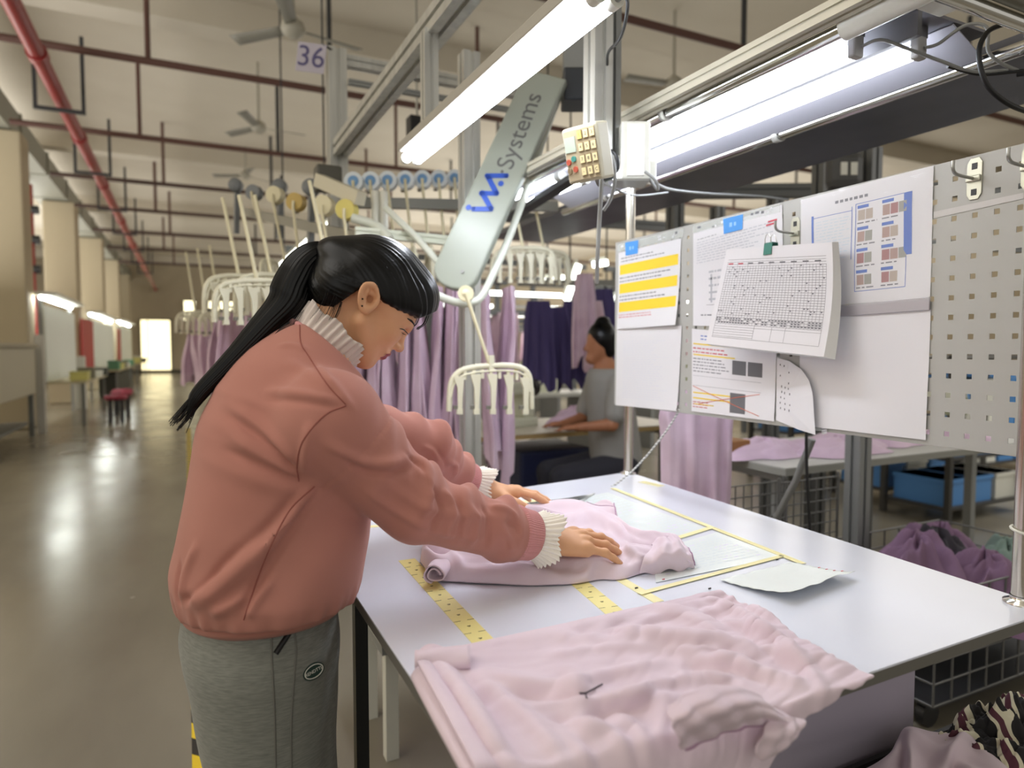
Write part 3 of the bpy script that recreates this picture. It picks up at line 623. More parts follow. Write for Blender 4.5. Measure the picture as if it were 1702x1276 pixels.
# plate with real square holes
hy = [Y for Y in np.arange(PX(1694, 400, XB)[1]-PIT*4, Y1-.02, PIT)]; hz = [z for z in np.arange(Z0+.027, Z1-.012, PIT)]
ys = [Y0]; 
for y in hy: ys += [y-HOL/2, y+HOL/2]
ys = [y for y in ys if Y0 <= y <= Y1]+[Y1]; zs = [Z0]
for z in hz: zs += [z-HOL/2, z+HOL/2]
zs += [Z1]
ys = np.array(sorted(ys)); zs = np.array(sorted(zs)); ny, nz = len(ys), len(zs)
def is_hole(i, j):
    yc, zc = (ys[i]+ys[i+1])/2, (zs[j]+zs[j+1])/2
    return abs(ys[i+1]-ys[i]-HOL) < 1e-6 and abs(zs[j+1]-zs[j]-HOL) < 1e-6 and min(abs(yc-h) for h in hy) < 1e-6 and min(abs(zc-h) for h in hz) < 1e-6
vs = [(XB, y, z) for y in ys for z in zs]; fs = [(i*nz+j, i*nz+j+1, (i+1)*nz+j+1, (i+1)*nz+j) for i in range(ny-1) for j in range(nz-1) if not is_hole(i, j)]
peg_m = mat('pegboard_grey', (176, 176, 172), .5, .1)
MB().add(vs, fs).build('plate', peg_m, pb, solid=.0015)
MB().bx(XB, XB+.02, Y0, Y1, Z1-.001, Z1+.001).bx(XB, XB+.02, Y0, Y1, Z0-.001, Z0+.001).bx(XB, XB+.02, Y1-.001, Y1+.001, Z0, Z1).build('folded_rim', peg_m, pb)
q = [PX(1552, 352, XB-.0015), PX(1702, 320, XB-.0015), PX(1702, 330, XB-.0015), PX(1552, 363, XB-.0015)]
MB().prism(q, (-.0006, 0, 0)).build('tape_residue', mat('residue', (202, 200, 198), .7, bump=(90, .4)), pb)
# hooks: base plate with a bent pin
def hook(px, py, label):
    p = PX(px, py, XB-.002); t = thing('peg_hook', label, 'hook', p, 'hooks on the pegboard')
    y, z = p[1], p[2]
    a = [(y-.014, z+.03), (y-.008, z+.04), (y+.008, z+.04), (y+.014, z+.03), (y+.014, z-.03), (y+.008, z-.04), (y-.008, z-.04), (y-.014, z-.03)]
    zn = mat('zinc', (196, 196, 182), .35, .8); o = MB().prism([(XB-.0035, u, v) for u, v in a], (.002, 0, 0)); o.build('back_plate', zn, t, bevel=.0008)
    MB().bx(XB-.010, XB-.0035, y-.0135, y+.0135, z-.006, z+.006).build('clamp', zn, t, bevel=.002)
    for dz in (.024, -.026): MB().bx(XB-.0042, XB-.0036, y-.005, y+.005, z+dz-.006, z+dz+.006).build('slot', dark_steel, t)
    MB().tube(spline([(XB-.008, y, z), (XB-.05, y, z+.001), (XB-.066, y, z+.004), (XB-.072, y, z+.012), (XB-.072, y, z+.026)], 24), .0032, 10).build('pin', steel, t)
hook(1620, 297, 'zinc hook with bent pin near the top of the bare pegboard')
hook(1712, 278, 'zinc hook at the right picture edge of the pegboard')
hook(1322, 388, 'zinc hook holding the clipped form pad')
# ---- papers
_pz = [0]
def B(x, y, k): return PX(x, y, XB-.0022-.0007*k)
def paper(label, px, marks=None, lift=0.0, k=1, m=None, mats_extra=(), nu=10, nv=12, fn=None, name='paper_sheet'):
    """px: tl,tr,br,bl in the photo; marks: list of (u0,u1,v0,v1,mat index)"""
    c = [B(x, y, k) for x, y in px]
    def at(u, v, d=0.0):
        p = (c[0]*(1-u)+c[1]*u)*(1-v)+(c[3]*(1-u)+c[2]*u)*v
        e = lift*(v**3)*(.4+.6*u)+(fn(u, v) if fn else 0); return p+V(-e-d, 0, 0)
    G = np.array([[at(u, v) for v in np.linspace(0, 1, nv)] for u in np.linspace(0, 1, nu)])
    g = MB().grid(G)
    for (u0, u1, v0, v1, mi) in (marks or ()):
        n = max(1, int((v1-v0)*12)); w = max(1, int((u1-u0)*9))
        for a in range(n):
            for b_ in range(w):
                va, vb = v0+(v1-v0)*a/n, v0+(v1-v0)*(a+1)/n; ua, ub = u0+(u1-u0)*b_/w, u0+(u1-u0)*(b_+1)/w
                g.quad(at(ua, va, .0004), at(ub, va, .0004), at(ub, vb, .0004), at(ua, vb, .0004), mi)
    o = g.build(name, [m or paper_m, ink_grey, ink_blue, ink_yellow, ink_red, ink_dark]+list(mats_extra)); return tag(o, label, 'paper'), at
def lines(u0, u1, v0, v1, rows, mi=1, seed=0, fill=.8, h=.3, w=(.015, .06)):
    rr = random.Random(seed); L = []
    for i in range(rows):
        v = v0+(v1-v0)*(i+.5)/rows; u = u0; end = u0+(u1-u0)*rr.uniform(fill*.7, fill*1.15)
        while u < min(end, u1):
            du = rr.uniform(*w); L.append((u, min(u+du, u1), v, v+h*(v1-v0)/rows, mi)); u += du+.012
    return L
faint = mat('ink_faint', (188, 190, 198), .7)
mk = []
for v in (.17, .415, .655): mk += [(.03, .97, v, v+.125, 3)]+lines(.05, .95, v+.02, v+.11, 3, 6, int(v*100), .95)
mk += lines(.05, .9, .06, .14, 2, 1, 1)+lines(.03, .95, .31, .40, 2, 1, 2)+lines(.03, .95, .55, .64, 2, 1, 3)+lines(.03, .9, .80, .86, 2, 4, 4)
paper('white sheet with three broad yellow bands, top left of the pegboard', [(1028, 420), (1132, 396), (1128, 540), (1027, 547)], mk, lift=.014, k=1, mats_extra=[mat('ink_ochre', (206, 176, 60), .7)])
paper('blank white sheet at the lower left corner of the pegboard', [(1025, 546), (1133, 541), (1127, 683), (1024, 673)], lines(.12, .85, .15, .9, 26, 6, 5, .9, .25), lift=.006, k=2, mats_extra=[mat('ink_ghost', (214, 214, 224), .7)])
paper('large printed sheet with a blue tag, in the middle top of the pegboard', [(1152, 388), (1300, 340), (1304, 545), (1152, 541)],
      lines(.05, .95, .1, .34, 9, 6, 6, .85)+lines(.06, .4, .07, .09, 1, 1, 7)+[(.86, .95, .10, .115, 4), (.84, .93, .125, .14, 4)]+lines(.2, .8, .4, .75, 5, 6, 8, .5)+lines(.1, .5, .86, .9, 1, 1, 9)+[(.22, .24, .47, .76, 6), (.3, .42, .5, .503, 6), (.17, .4, .78, .783, 1)], k=1, mats_extra=[faint])
mk = lines(.12, .5, .05, .13, 2, 2, 10)+[(.02, .5, .17, .185, 3), (.02, .55, .30, .315, 3)]+lines(.02, .55, .2, .29, 2, 4, 11)+lines(.02, .52, .33, .52, 5, 1, 12)+[(.52, .68, .33, .50, 6), (.70, .86, .33, .50, 6), (.50, .68, .72, .96, 6), (.51, .67, .825, .84, 7), (.02, .5, .76, .775, 3), (.02, .5, .825, .84, 3), (.03, .3, .9, .91, 3), (.02, .85, .56, .563, 1), (.02, .85, .68, .683, 1)]+lines(.02, .3, .86, .95, 3, 4, 13)
o, at = paper('printed sheet with dark fabric pictures and a red cross, under the form pad', [(1150, 546), (1291, 560), (1288, 700), (1150, 683)], mk, k=1, lift=.004, mats_extra=[mat('swatch_grey', (104, 104, 108), .7), paper_m])
for i, ((u0, v0), (u1, v1)) in enumerate((((.02, .69), (.84, .96)), ((.1, .9), (.84, .70)))):
    MB().tube([at(u0+(u1-u0)*t, v0+(v1-v0)*t, .001) for t in np.linspace(0, 1, 12)], .0009, 6).build('red_line', mat('ink_orange', (206, 110, 84), .6), o)
bt_ = mat('blue_tag', (72, 150, 226), .5)
for lb, px in (('blue tag on the yellow banded sheet', [(1039, 403), (1061, 399), (1060, 421), (1040, 425)]), ('blue tag at the top edge of the large printed sheet', [(1202, 364), (1235, 356), (1234, 381), (1203, 389)])):
    c = [B(x, y, 3) for x, y in px]; g = MB().prism(c, (-.0004, 0, 0)); cc = sum(c)/4
    g.box(cc+V(-.0006, .008, 0), (.0003, .010, .012), None, 1); g.box(cc+V(-.0006, -.008, 0), (.0003, .008, .010), None, 1)
    tag(g.build('blue_tag', [bt_, mat('tag_print', (150, 196, 240), .6)]), lb, 'label')
# clear pocket strip along the top edge
film = mat('clear_film', (236, 242, 240), .12, trans=.0, alpha=.28, spec=.8)
for lb, px, s in (('clear plastic pocket edge above the yellow banded sheet', [(1027, 407), (1136, 379), (1135, 394), (1027, 419)], 1), ('clear plastic pocket edge above the large printed sheet', [(1152, 375), (1296, 339), (1297, 352), (1152, 388)], 2)):
    c = [B(x, y, 2) for x, y in px]; g = MB().prism(c, (-.0003, 0, 0)); rr = random.Random(s)
    for i in range(9):
        u = rr.uniform(.05, .95); p = (c[0]*(1-u)+c[1]*u)*.5+(c[3]*(1-u)+c[2]*u)*.5; g.box(p+V(-.0006, 0, rr.uniform(-.006, .006)), (.0004, rr.uniform(.006, .014), rr.uniform(.003, .007)), None, rr.choice((1, 1, 2)))
    tag(g.build('plastic_pocket', [film, paper_m, ink_grey]), lb, 'plastic pocket')
# large poster in a sleeve
mk = [(.10, .12, .18, .84, 2), (.12, .435, .20, .205, 2), (.43, .436, .17, .62, 2)]+lines(.14, .42, .23, .6, 14, 7, 20, .95, .22)
mk += [(.815, .87, .16, .645, 2), (.46, .87, .155, .16, 2), (.46, .465, .155, .90, 2), (.46, .83, .895, .90, 2), (.83, .834, .645, .90, 2)]+lines(.3, .62, .075, .105, 1, 1, 21, 1, .8, (.02, .03))
rr = random.Random(5)
for r in range(4):
    for c_ in range(2):
        u0 = .475+c_*.185; v0 = .175+r*.182; mk.append((u0, u0+.085, v0, v0+.026, 2)); n = 3 if (r+c_) % 2 and c_ == 1 else 2
        for q in range(n): mk.append((u0+.005+q*.058, u0+q*.058+.058, v0+.04, v0+.125, 8+rr.randrange(4)))
        mk += lines(u0, u0+.15, v0+.137, v0+.150, 1, 1, r*3+c_, .9, .8)
poster, at = paper('large poster of small photos and blue headings in a plastic sleeve', [(1331, 332), (1552, 275), (1546, 494), (1331, 512)], mk, k=1, nu=20, nv=20, fn=lambda u, v: .0025*math.sin(u*9)*math.sin(v*7)*.6,
      mats_extra=[mat('poster_wash', (224, 232, 240), .6), mat('ink_haze', (196, 210, 222), .7)]+[mat('photo_%d' % i, c, .6) for i, c in enumerate(((168, 140, 132), (150, 150, 142), (176, 162, 150), (160, 110, 112)))], name='poster')
rr = random.Random(8); g = MB(); c = [B(x, y, 7) for x, y in [(1331, 330), (1555, 272), (1549, 498), (1331, 516)]]
G = np.array([[(c[0]*(1-u)+c[1]*u)*(1-v)+(c[3]*(1-u)+c[2]*u)*v+V(-.0035-.003*abs(mnoise.noise((u*5, v*6, 2.0)))*(1.4-v), 0, 0) for v in np.linspace(0, 1, 40)] for u in np.linspace(0, 1, 40)])
g.grid(G).build('sleeve', mat('sleeve_film', (245, 248, 248), .1, alpha=.10, spec=.9, bump=(18, .5, .004)), poster)
paper('blank white sheet at the lower right of the papers, beside bare holes', [(1330, 530), (1547, 514), (1540, 731), (1330, 706)], k=1, nu=14, nv=14, lift=.004, fn=lambda u, v: .004*max(0, 1-abs(u-.1)*4)*v+.002*math.sin(v*6+u*4)*v)
c = [B(x, y, 3) for x, y in [(1394, 508), (1547, 493), (1546, 515), (1394, 526)]]
tag(MB().prism(c, (-.004, 0, 0)).build('magnet_strip', mat('strip_grey', (176, 172, 178), .4, .3), bevel=.001), 'grey magnetic strip under the photo poster', 'strip')
# torn handwritten note (right edge curved) and small grid card
out = [(1291, 594), (1312, 600), (1334, 613), (1350, 632), (1358, 655), (1361, 690), (1364, 722), (1330, 714), (1290, 698)]
ctr = B(1300, 670, 8); g = MB(); pts = []
rings = []
for s in (0, .34, .67, 1):
    rings.append([ctr*(1-s)+B(x, y, 8)*s+V(-.018*s*max(0, (x-1300)/64)**2, 0, 0) for x, y in out])
for i in range(3):
    n = len(out)
    for k in range(n): g.quad(rings[i][k], rings[i][(k+1) % n], rings[i+1][(k+1) % n], rings[i+1][k], 0)
rr = random.Random(4)
for r in range(9):
    for q in range(3):
        if rr.random() < .75:
            p = B(1297+q*8+rr.uniform(0, 3), 606+r*9+q*2, 16); g.box(p+V(-.006*q/2-.001, 0, 0), (.0004, .0022, rr.uniform(.003, .006)), None, 1)
tag(g.build('torn_note', [paper_m, ink_dark]), 'torn handwritten note with a curved edge below the form pad', 'note')
gm = []
for i in range(7): gm.append((.05+.14*i, .05+.14*i+.02, .45, .98, 1))
for i in range(9): gm.append((.02, .98, .45+.06*i, .46+.06*i, 1))
paper('small card with a printed grid peeking out beside the torn note', [(1362, 655), (1378, 657), (1374, 720), (1366, 722)], gm, k=3, nu=3, nv=8)
# ---- the clipped pad of forms hanging off the hook
pc = [PX(1208, 414, XB-.055), PX(1383, 402, XB-.052), PX(1369, 593, XB-.078), PX(1178, 571, XB-.085)]
pad = thing('form_pad', 'thick pad of printed grid forms hanging from a hook by a green clip', 'form pad', sum(pc)/4)
def pat(u, v, d=0): 
    p = (pc[0]*(1-u)+pc[1]*u)*(1-v)+(pc[3]*(1-u)+pc[2]*u)*v
    return p+V(-d-.014*math.sin(v*PI)*(.25-u*.9)+.010*math.sin(v*PI*.9)*(u > 2)-.012*v*v*(1-u), 0, 0)+V(0, -.004*math.sin(PI*v)*u, 0)
NU, NV = 16, 20
front = np.array([[pat(u, v) for v in np.linspace(0, 1, NV)] for u in np.linspace(0, 1, NU)])
back = front+V(.014, 0, 0)+np.array([[V(.004*v, -.006-.010*v*u, -.006*v) for v in np.linspace(0, 1, NV)] for u in np.linspace(0, 1, NU)])
g = MB().grid(front)
g.grid(back[::-1]); edge = mat('page_edges', (206, 206, 204), .8, bump=(400, .5, .0008))
for A, Bk in ((front[0], back[0]), (front[-1], back[-1]), (front[:, 0], back[:, 0]), (front[:, -1], back[:, -1])):
    for i in range(len(A)-1): g.quad(A[i], A[i+1], Bk[i+1], Bk[i], 1)
LW = .0011
def pline(u0, v0, u1, v1, w=.0045, mi=2):
    n = max(2, int(16*max(abs(u1-u0), abs(v1-v0))))
    du, dv = (0, w) if abs(u1-u0) > abs(v1-v0) else (w*.9, 0)
    for i in range(n):
        a, b_ = i/n, (i+1)/n; f = lambda t: (u0+(u1-u0)*t, v0+(v1-v0)*t)
        (ua, va), (ub, vb) = f(a), f(b_)
        g.quad(pat(ua, va, .0005), pat(ub, vb, .0005), pat(ub+du, vb+dv, .0005), pat(ua+du, va+dv, .0005), mi)
for i in range(27): v = .14+.0235*i; pline(.05, v, .95, v, .0028)
for i in range(35): u = .05+.9*i/34; pline(u, .185 if i % 4 else .14, u, .775, .0022)
for v in (.775, .80, .825, .85, .875, .90): pline(.05, v, .42 if v > .8 else .95, v, .0025)
for u in (.05, .42, .57, .68, .95): pline(u, .775, u, .915, .0025)
pline(.05, .915, .95, .915, .0028); pline(.05, .115, .95, .115, .003)
rr = random.Random(11)
for r in range(3):
    for i in range(34):
        if rr.random() < .75: u = .055+.9*i/34; v = .71+.022*r; g.quad(pat(u, v, .0006), pat(u+.016, v, .0006), pat(u+.016, v+.012, .0006), pat(u, v+.012, .0006), 3)
for i in range(60):
    u, v = .055+.9*rr.randrange(34)/34, .19+.0235*rr.randrange(21); g.quad(pat(u, v, .0006), pat(u+.012, v, .0006), pat(u+.012, v+.011, .0006), pat(u, v+.011, .0006), 3)
for i in range(9): u = .06+.1*i; g.quad(pat(u, .152, .0006), pat(u+.05, .152, .0006), pat(u+.05, .165, .0006), pat(u, .165, .0006), 4 if i < 2 else 2)
g.build('pages', [paper_m, edge, mat('form_line', (118, 118, 124), .7), ink_grey, ink_red], pad)
clipc = pat(.44, .012)
clip = MB(); w = .026
clip.add([clipc+V(dx, dy, dz) for dx, dz in ((-.004, -.018), (-.001, .012), (.018, .012), (.022, -.018)) for dy in (-w/2, w/2)], [(0, 1, 3, 2), (2, 3, 5, 4), (4, 5, 7, 6)])
clip.build('binder_clip', mat('clip_green', (44, 118, 104), .35), pad, solid=.0012)
for x in (-.001, .018):
    MB().tube([clipc+V(x, -.010, .010), clipc+V(x-.002, -.009, .022), clipc+V(x-.003, -.004, .033), clipc+V(x-.003, .004, .033), clipc+V(x-.002, .009, .022), clipc+V(x, .010, .010)], .0009, 6).build('clip_handle', chrome, pad)
# ================================================================ the hanging conveyor
hub_m = mat('hub_cream', (226, 218, 184), .4); gold_m = mat('disc_ochre', (196, 168, 96), .45); yel_m = mat('disc_yellow', (222, 208, 120), .45)
disc_w = mat('disc_white', (216, 224, 230), .35); disc_b = mat('disc_blue', (112, 158, 206), .4); disc_g = mat('disc_grey', (120, 124, 128), .4)
rail_m = mat('rail_steel', (140, 140, 134), .4, .6)
# posts and beams of aluminium profile
def prof(label, a, b, w, cat='post', up=(0, 0, 1), m=None, group=None):
    return tag(profile_bar(a, b, w, up).build('aluminium_'+cat, m or alu), label, cat, group)
p5 = PD(561, 300, 3.75); p5 = V(p5[0], p5[1], 0)
prof('tall aluminium post behind the woman, the 36 sign beside its top', (p5[0], p5[1], 0), (p5[0], p5[1], 2.95), .10, up=(1, 0, 0))
p7 = PD(781, 640, 2.85); p7 = V(p7[0], p7[1], 0)
prof('aluminium post behind the hanging comb hanger, under the white arm', (p7[0], p7[1], 0), (p7[0], p7[1], 2.52), .072, up=(1, 0, 0))
pm = PD(1425, 800, 2.75)
prof('grey aluminium post standing behind the packing table on the right', (pm[0], pm[1], 0), (pm[0], pm[1], 1.72), .07, up=(1, 0, 0), m=alu_dull)
prof('long aluminium beam running overhead from the tall post towards the lamp', (.832, 1.0, 2.445), (.80, p5[1]-.06, 2.40), .082, 'beam')
hz_ = PY(690, 112, p5[1]); b0 = (p5[0]+.05, p5[1], 2.90)
prof('thin aluminium crossbar from the top of the tall post to the right', b0, (2.2, p5[1], 2.90), .06, 'crossbar')
prof('lower thin rod under the crossbar of the tall post', (p5[0]+.05, p5[1]-.08, 2.76), (1.9, p5[1]-.08, 2.76), .03, 'crossbar', m=alu_dull)
prof('upper aluminium beam beside the long overhead beam', (hz_[0]-.02, p5[1]-.07, 2.93), (hz_[0]-.02, 1.6, 2.93), .07, 'beam')
tag(MB().bx(PD(693, 215, 4.3)[0]-.06, PD(693, 215, 4.3)[0]+.06, PD(693, 215, 4.3)[1]-.05, PD(693, 215, 4.3)[1]+.05, 2.62, 2.78).build('black_box', black_plastic, bevel=.01), 'small black box hanging behind the far end of the overhead lamp', 'box')
MBx = PD(693, 215, 4.3); tag(MB().cyl((MBx[0], MBx[1], 2.78), (MBx[0], MBx[1], 5.8), .008).build('bracket_rod', steel), 'rod above the small black box', 'rod')
# number sign
sp = PD(517, 96, 3.62); sx_ = RT.copy(); sy_ = V(0, 0, 1)
sign = thing('number_sign', 'pale lavender card sign reading 36 beside the tall post', 'sign', sp)
c_, s_ = math.cos(-.13), math.sin(-.13); ax, ay = sx_*c_+sy_*s_, sy_*c_-sx_*s_; az = np.cross(ax, ay)
MB().box(sp, (.155, .155, .003), (ax, ay, az)).build('card', mat('sign_lavender', (184, 178, 190), .7), sign)
text('sign_number', '36', .155, sp+az*.003, ax, ay, mat('sign_ink', (84, 78, 120), .6), sign, .0005)
MB().cyl(sp+ay*.075+ax*.06, V(p5[0]-.03, p5[1]-.045, 2.93), .006, n=8).build('wire', dark_steel, sign)
# ---- white loading arm with the maker's lettering
A0, A1 = PD(757, 450, 2.62), PD(908, 122, 2.70)
av = nrm(A1-A0); an = nrm(-FW*.95-RT*.30); an = nrm(an-av*np.dot(an, av)); aw = np.cross(av, an); L = np.linalg.norm(A1-A0); hw_ = .095
arm = thing('loading_arm', 'white slanting conveyor arm with blue and grey lettering', 'conveyor arm', A0)
out = [A0+aw*hw_, A1+aw*hw_*.95, A1-aw*hw_*.95, A0-aw*hw_]+[A0-aw*hw_*math.cos(t)-av*hw_*.75*math.sin(t) for t in np.linspace(.2, PI-.2, 10)]
if np.dot(np.cross(out[1]-out[0], out[2]-out[1]), an) < 0: out = out[::-1]
MB().prism(out, -an*.04).build('panel', mat('arm_white', (150, 156, 145), .4), arm, bevel=.008)
def on_arm(x, y, lift=.0015):
    d = ray(x, y); t = np.dot(A0+an*lift-CAM0, an)/np.dot(d, an); return CAM0+d*t
crop = lambda x, y: (700+x/3.45, 150+y/3.45)
blue_l = mat('lettering_blue', (36, 78, 176), .4)
def stroke(pts, w, nm):
    P = [on_arm(*crop(*p)) for p in pts]; g = MB()
    for i in range(len(P)-1):
        d = nrm(P[i+1]-P[i]); n = np.cross(an, d); g.prism([P[i]-n*w/2-d*w*.3, P[i]+n*w/2-d*w*.3, P[i+1]+n*w/2+d*w*.3, P[i+1]-n*w/2+d*w*.3], an*.001)
    for q in P: g.prism([q+(aw*math.cos(t)+av*math.sin(t))*w*.5 for t in np.linspace(0, 2*PI, 17)[:-1]][::(1 if np.dot(np.cross(aw, av), an) > 0 else -1)], an*.001)
    return g
g = MB()
for pts, w in (([(300, 681), (400, 681)], .0205), ([(400, 676), (350, 588)], .021), ([(345, 590), (432, 592)], .020), ([(432, 590), (385, 500)], .021), ([(378, 490), (488, 490)], .0205)):
    q = stroke(pts, w, ''); b0_ = len(g.v); g.v += q.v; g.f += [[b0_+i for i in f_] for f_ in q.f]; g.m += q.m; g.sm += q.sm
for c2, r in (((272, 672), .012), ((457, 535), .012)):
    o = on_arm(*crop(*c2)); g.prism([o+(aw*math.cos(t)+av*math.sin(t))*r for t in np.linspace(0, 2*PI, 21)[:-1]][::(1 if np.dot(np.cross(aw, av), an) > 0 else -1)], an*.001)
g.build('lettering', blue_l, arm)
t0, t1 = on_arm(*crop(500, 395)), on_arm(*crop(618, 105))
text('lettering', '\u00b7Systems', .105, (t0+t1)/2, t1-t0, np.cross(an, t1-t0), mat('lettering_grey', (92, 93, 92), .5), arm, .0004)
MB().cyl(on_arm(*crop(237, 1040)), on_arm(*crop(237, 1040))+an*.004, .008, n=12).build('bolt', alu_dull, arm)
tube_m = mat('white_rail', (214, 218, 206), .35)
rt_ = [PD(690, 472, 2.50), PD(718, 487, 2.53), PD(742, 497, 2.56), PD(762, 503, 2.58), PD(782, 503, 2.6), PD(801, 492, 2.62), PD(822, 450, 2.65), PD(850, 385, 2.7), PD(880, 300, 2.76), PD(905, 225, 2.8), PD(932, 150, 2.84)]
tag(MB().tube(spline(rt_, 60), .0155, 12).build('rail_tube', tube_m), 'bent white tube rail curving under the tip of the white arm', 'rail')
dv = thing('drive_unit', 'dark drive unit at the top of the white conveyor arm', 'drive unit', PD(955, 150, 2.75))
dc = PD(956, 150, 2.8); hx = nrm(RT); hy = nrm(FW*V(1, 1, 0))
MB().box(dc, (.11, .16, .13), (hx, hy, V(0, 0, 1))).build('motor', mat('motor_dark', (52, 56, 62), .4), dv, bevel=.008)
MB().cyl(dc+V(0, 0, .09)-hx*.03, dc+V(0, 0, .09)+hx*.08, .03, n=14).build('roller', mat('roller_grey', (86, 88, 92), .4), dv)
MB().box(dc+V(0, 0, .2), (.1, .1, .35), (hx, hy, V(0, 0, 1))).build('mount', alu_dull, dv)
# dark tray beneath the arm, to the right
tag(MB().bar(PD(845, 365, 3.0), PD(960, 292, 2.5), .05, .02, mi=0).build('cable_tray', dark_steel), 'black cable tray edge below the white arm', 'cable tray')
tag(profile_bar(PD(590, 385, 2.85), PD(768, 402, 3.0), .04).build('crossbar', mat('cream_bar', (214, 218, 200), .4)), 'pale crossbar behind the head of the woman', 'crossbar')
tag(MB().tube([PD(640, 345, 2.9), PD(690, 392, 2.85), PD(742, 452, 2.8)], .014, 10).build('brace', tube_m), 'slanting cream tube brace above the head of the woman', 'brace')
tag(MB().tube(spline([PD(585, 362, 2.9), PD(625, 375, 2.9), PD(648, 398, 2.85)], 14), .02, 10).build('guide_rail', tube_m), 'short curved white guide rail above the head of the woman', 'rail')
for i, x in enumerate((624, 638)): tag(MB().cyl(PD(x, 318, 3.0), PD(x, 392, 3.0), .019, n=14).build('air_cylinder', white_plastic), ['left white upright cylinder above the head of the woman', 'right white upright cylinder above the head of the woman'][i], 'cylinder')
# ---- rails of the two hanger lines
RB0, RB1 = PD(578, 322, 3.2), PD(790, 314, 3.3)
tag(MB().bar(RB0+V(0, .06, -.03), RB1+V(0.5, .06, -.03), .04, .05).build('hanger_rail', rail_m), 'steel rail carrying the row of white and blue discs', 'rail')
RA0, RA1 = PD(412, 345, 4.4), PD(615, 385, 2.9)
tag(MB().bar(RA0+V(0, .07, -.02), RA1+V(0, .07, -.02), .05, .05).build('hanger_rail', rail_m), 'steel rail of the hanger line at the left, with cream discs', 'rail')
tag(MB().bar(PD(530, 300, 3.1), PD(600, 330, 2.9), .05, .06).build('rail_switch', mat('switch_cream', (206, 200, 178), .4)), 'cream rail switch between the two hanger lines', 'rail switch')
tag(MB().box(PD(545, 298, 3.25), (.12, .1, .12)).build('switch_motor', mat('switch_dark', (84, 82, 74), .5), bevel=.01), 'dark motor block beside the tall post', 'motor')
# ---- comb hangers
clip_dark = mat('clip_gap', (120, 118, 108), .5)
def comb(parent, hc, ux, lean, teeth=6, W=.165, m=None):
    """comb-shaped multi-clip hanger; hc: centre of its top bar, ux: unit vector along the bar"""
    m = m or cream_plastic; uz = nrm(V(0, 0, 1)+lean); ux = nrm(ux-uz*np.dot(ux, uz)); un = np.cross(ux, uz)
    Q = lambda u, w, n=0: hc+ux*u+uz*w+un*n
    pts = [(-W, -.165), (-W*.99, -.09), (-W*.93, -.045), (-W*.75, -.012), (-W*.4, .004), (0, .010), (W*.4, .012), (W*.75, .004), (W*.94, -.022), (W, -.07), (W*1.04, -.155)]
    t = spline([Q(a, b) for a, b in pts], 40)
    MB().tube(t, .011, 10, mi=0).build('top_bar', m, parent)
    b = MB()
    for n in (-.010, .010): b.tube(spline([Q(a*.97, b_*1.0-.020, n) for a, b_ in pts[1:-1]], 30), .004, 6)
    for k in range(9): u = -W*.85+W*1.7*k/8; b.box(Q(u, -.022-.02*abs(u/W)**3), (.012, .034, .018), (ux, uz, un))
    b.build('lattice', m, parent)
    for k in range(teeth):
        u = -W*.78+W*1.62*k/(teeth-1); top = -.022-.02*abs(u/W)**3; g = MB()
        g.prism([Q(u-.022, top), Q(u+.018, top), Q(u+.016, -.07), Q(u+.012, -.155), Q(u-.003, -.158), Q(u-.006, -.075)], un*.018)
        g.box(Q(u+.004, -.165, .006), (.022, .02, .028), (ux, uz, un))
        g.box(Q(u-.012, -.150, .004), (.016, .014, .018), (ux, uz, un), 1)
        g.build('clip_tooth', [m, clip_dark], parent)
hg = thing('comb_hanger', 'empty cream comb hanger hanging on its rod under the white arm', 'hanger', PD(815, 640, 2.55))
hub = PD(775, 489, 2.54); MB().cyl(hub, hub-FW*.03, .030, n=24).build('hub', hub_m, hg, bevel=.006)
MB().lathe([(0, .034), (.012, .034), (.016, .03)], hub, -FW, n=20).build('hub_cap', hub_m, hg)
hb = PD(816, 612, 2.56); MB().tube([hub-FW*.035, (hub+hb)/2-FW*.02, hb], [.0075, .0062, .0075], 10).build('rod', hub_m, hg)
MB().bar(hb+V(0, 0, .05), hb-V(0, 0, .01), .02, .02).build('rod_socket', cream_plastic, hg)
comb(hg, hb, RT*.97+FW*.2+V(0, 0, .13), V(.02, 0, 0), teeth=5, W=.158)
# a carrier: disc wheel, rod and comb hanger in one
def carrier(p, label, dm, face, rod, ux, group, reach=.0, blue=False, length=.34):
    t = thing('hanger_carrier', label, 'hanger', p, group); f = nrm(face)
    MB().cyl(p, p-f*.05, .044, n=24).build('disc', dm, t, bevel=.004)
    if blue: MB().lathe([(0, .0505), (.020, .0505), (.024, .052), (.026, .0505)], p-f*.0, f*0+(-f)*-1 if False else -f, n=18).build('disc_print', disc_b, t)
    MB().bar(p, p+V(0, .075, -.03), .018, .018).build('axle', steel, t)
    e = p+nrm(rod)*length; MB().tube([p-f*.055, p-f*.06+nrm(rod)*.03, e], .0075, 8).build('rod', hub_m, t)
    comb(t, e, ux, V(0, 0, 0), teeth=5, W=.15); return t
dirs = FW*V(1, 1, 0)
protoB = None; rr = random.Random(6)
ordB = ['first', 'second', 'third', 'fourth', 'fifth', 'sixth', 'seventh']
for i, x in enumerate((591, 619, 647, 676, 704, 731, 757)):
    p = PD(x, 305-i*.9, 3.20+.05*i); lb = '%s from the left in the row of hangers with white discs printed blue' % ordB[i]
    if protoB is None: protoB = carrier(p, lb, disc_w, dirs, V(.1, .05, -1), V(.25, 1, 0), 'hangers with white and blue discs', blue=True); 
    else: copy_thing(protoB, p, lb)
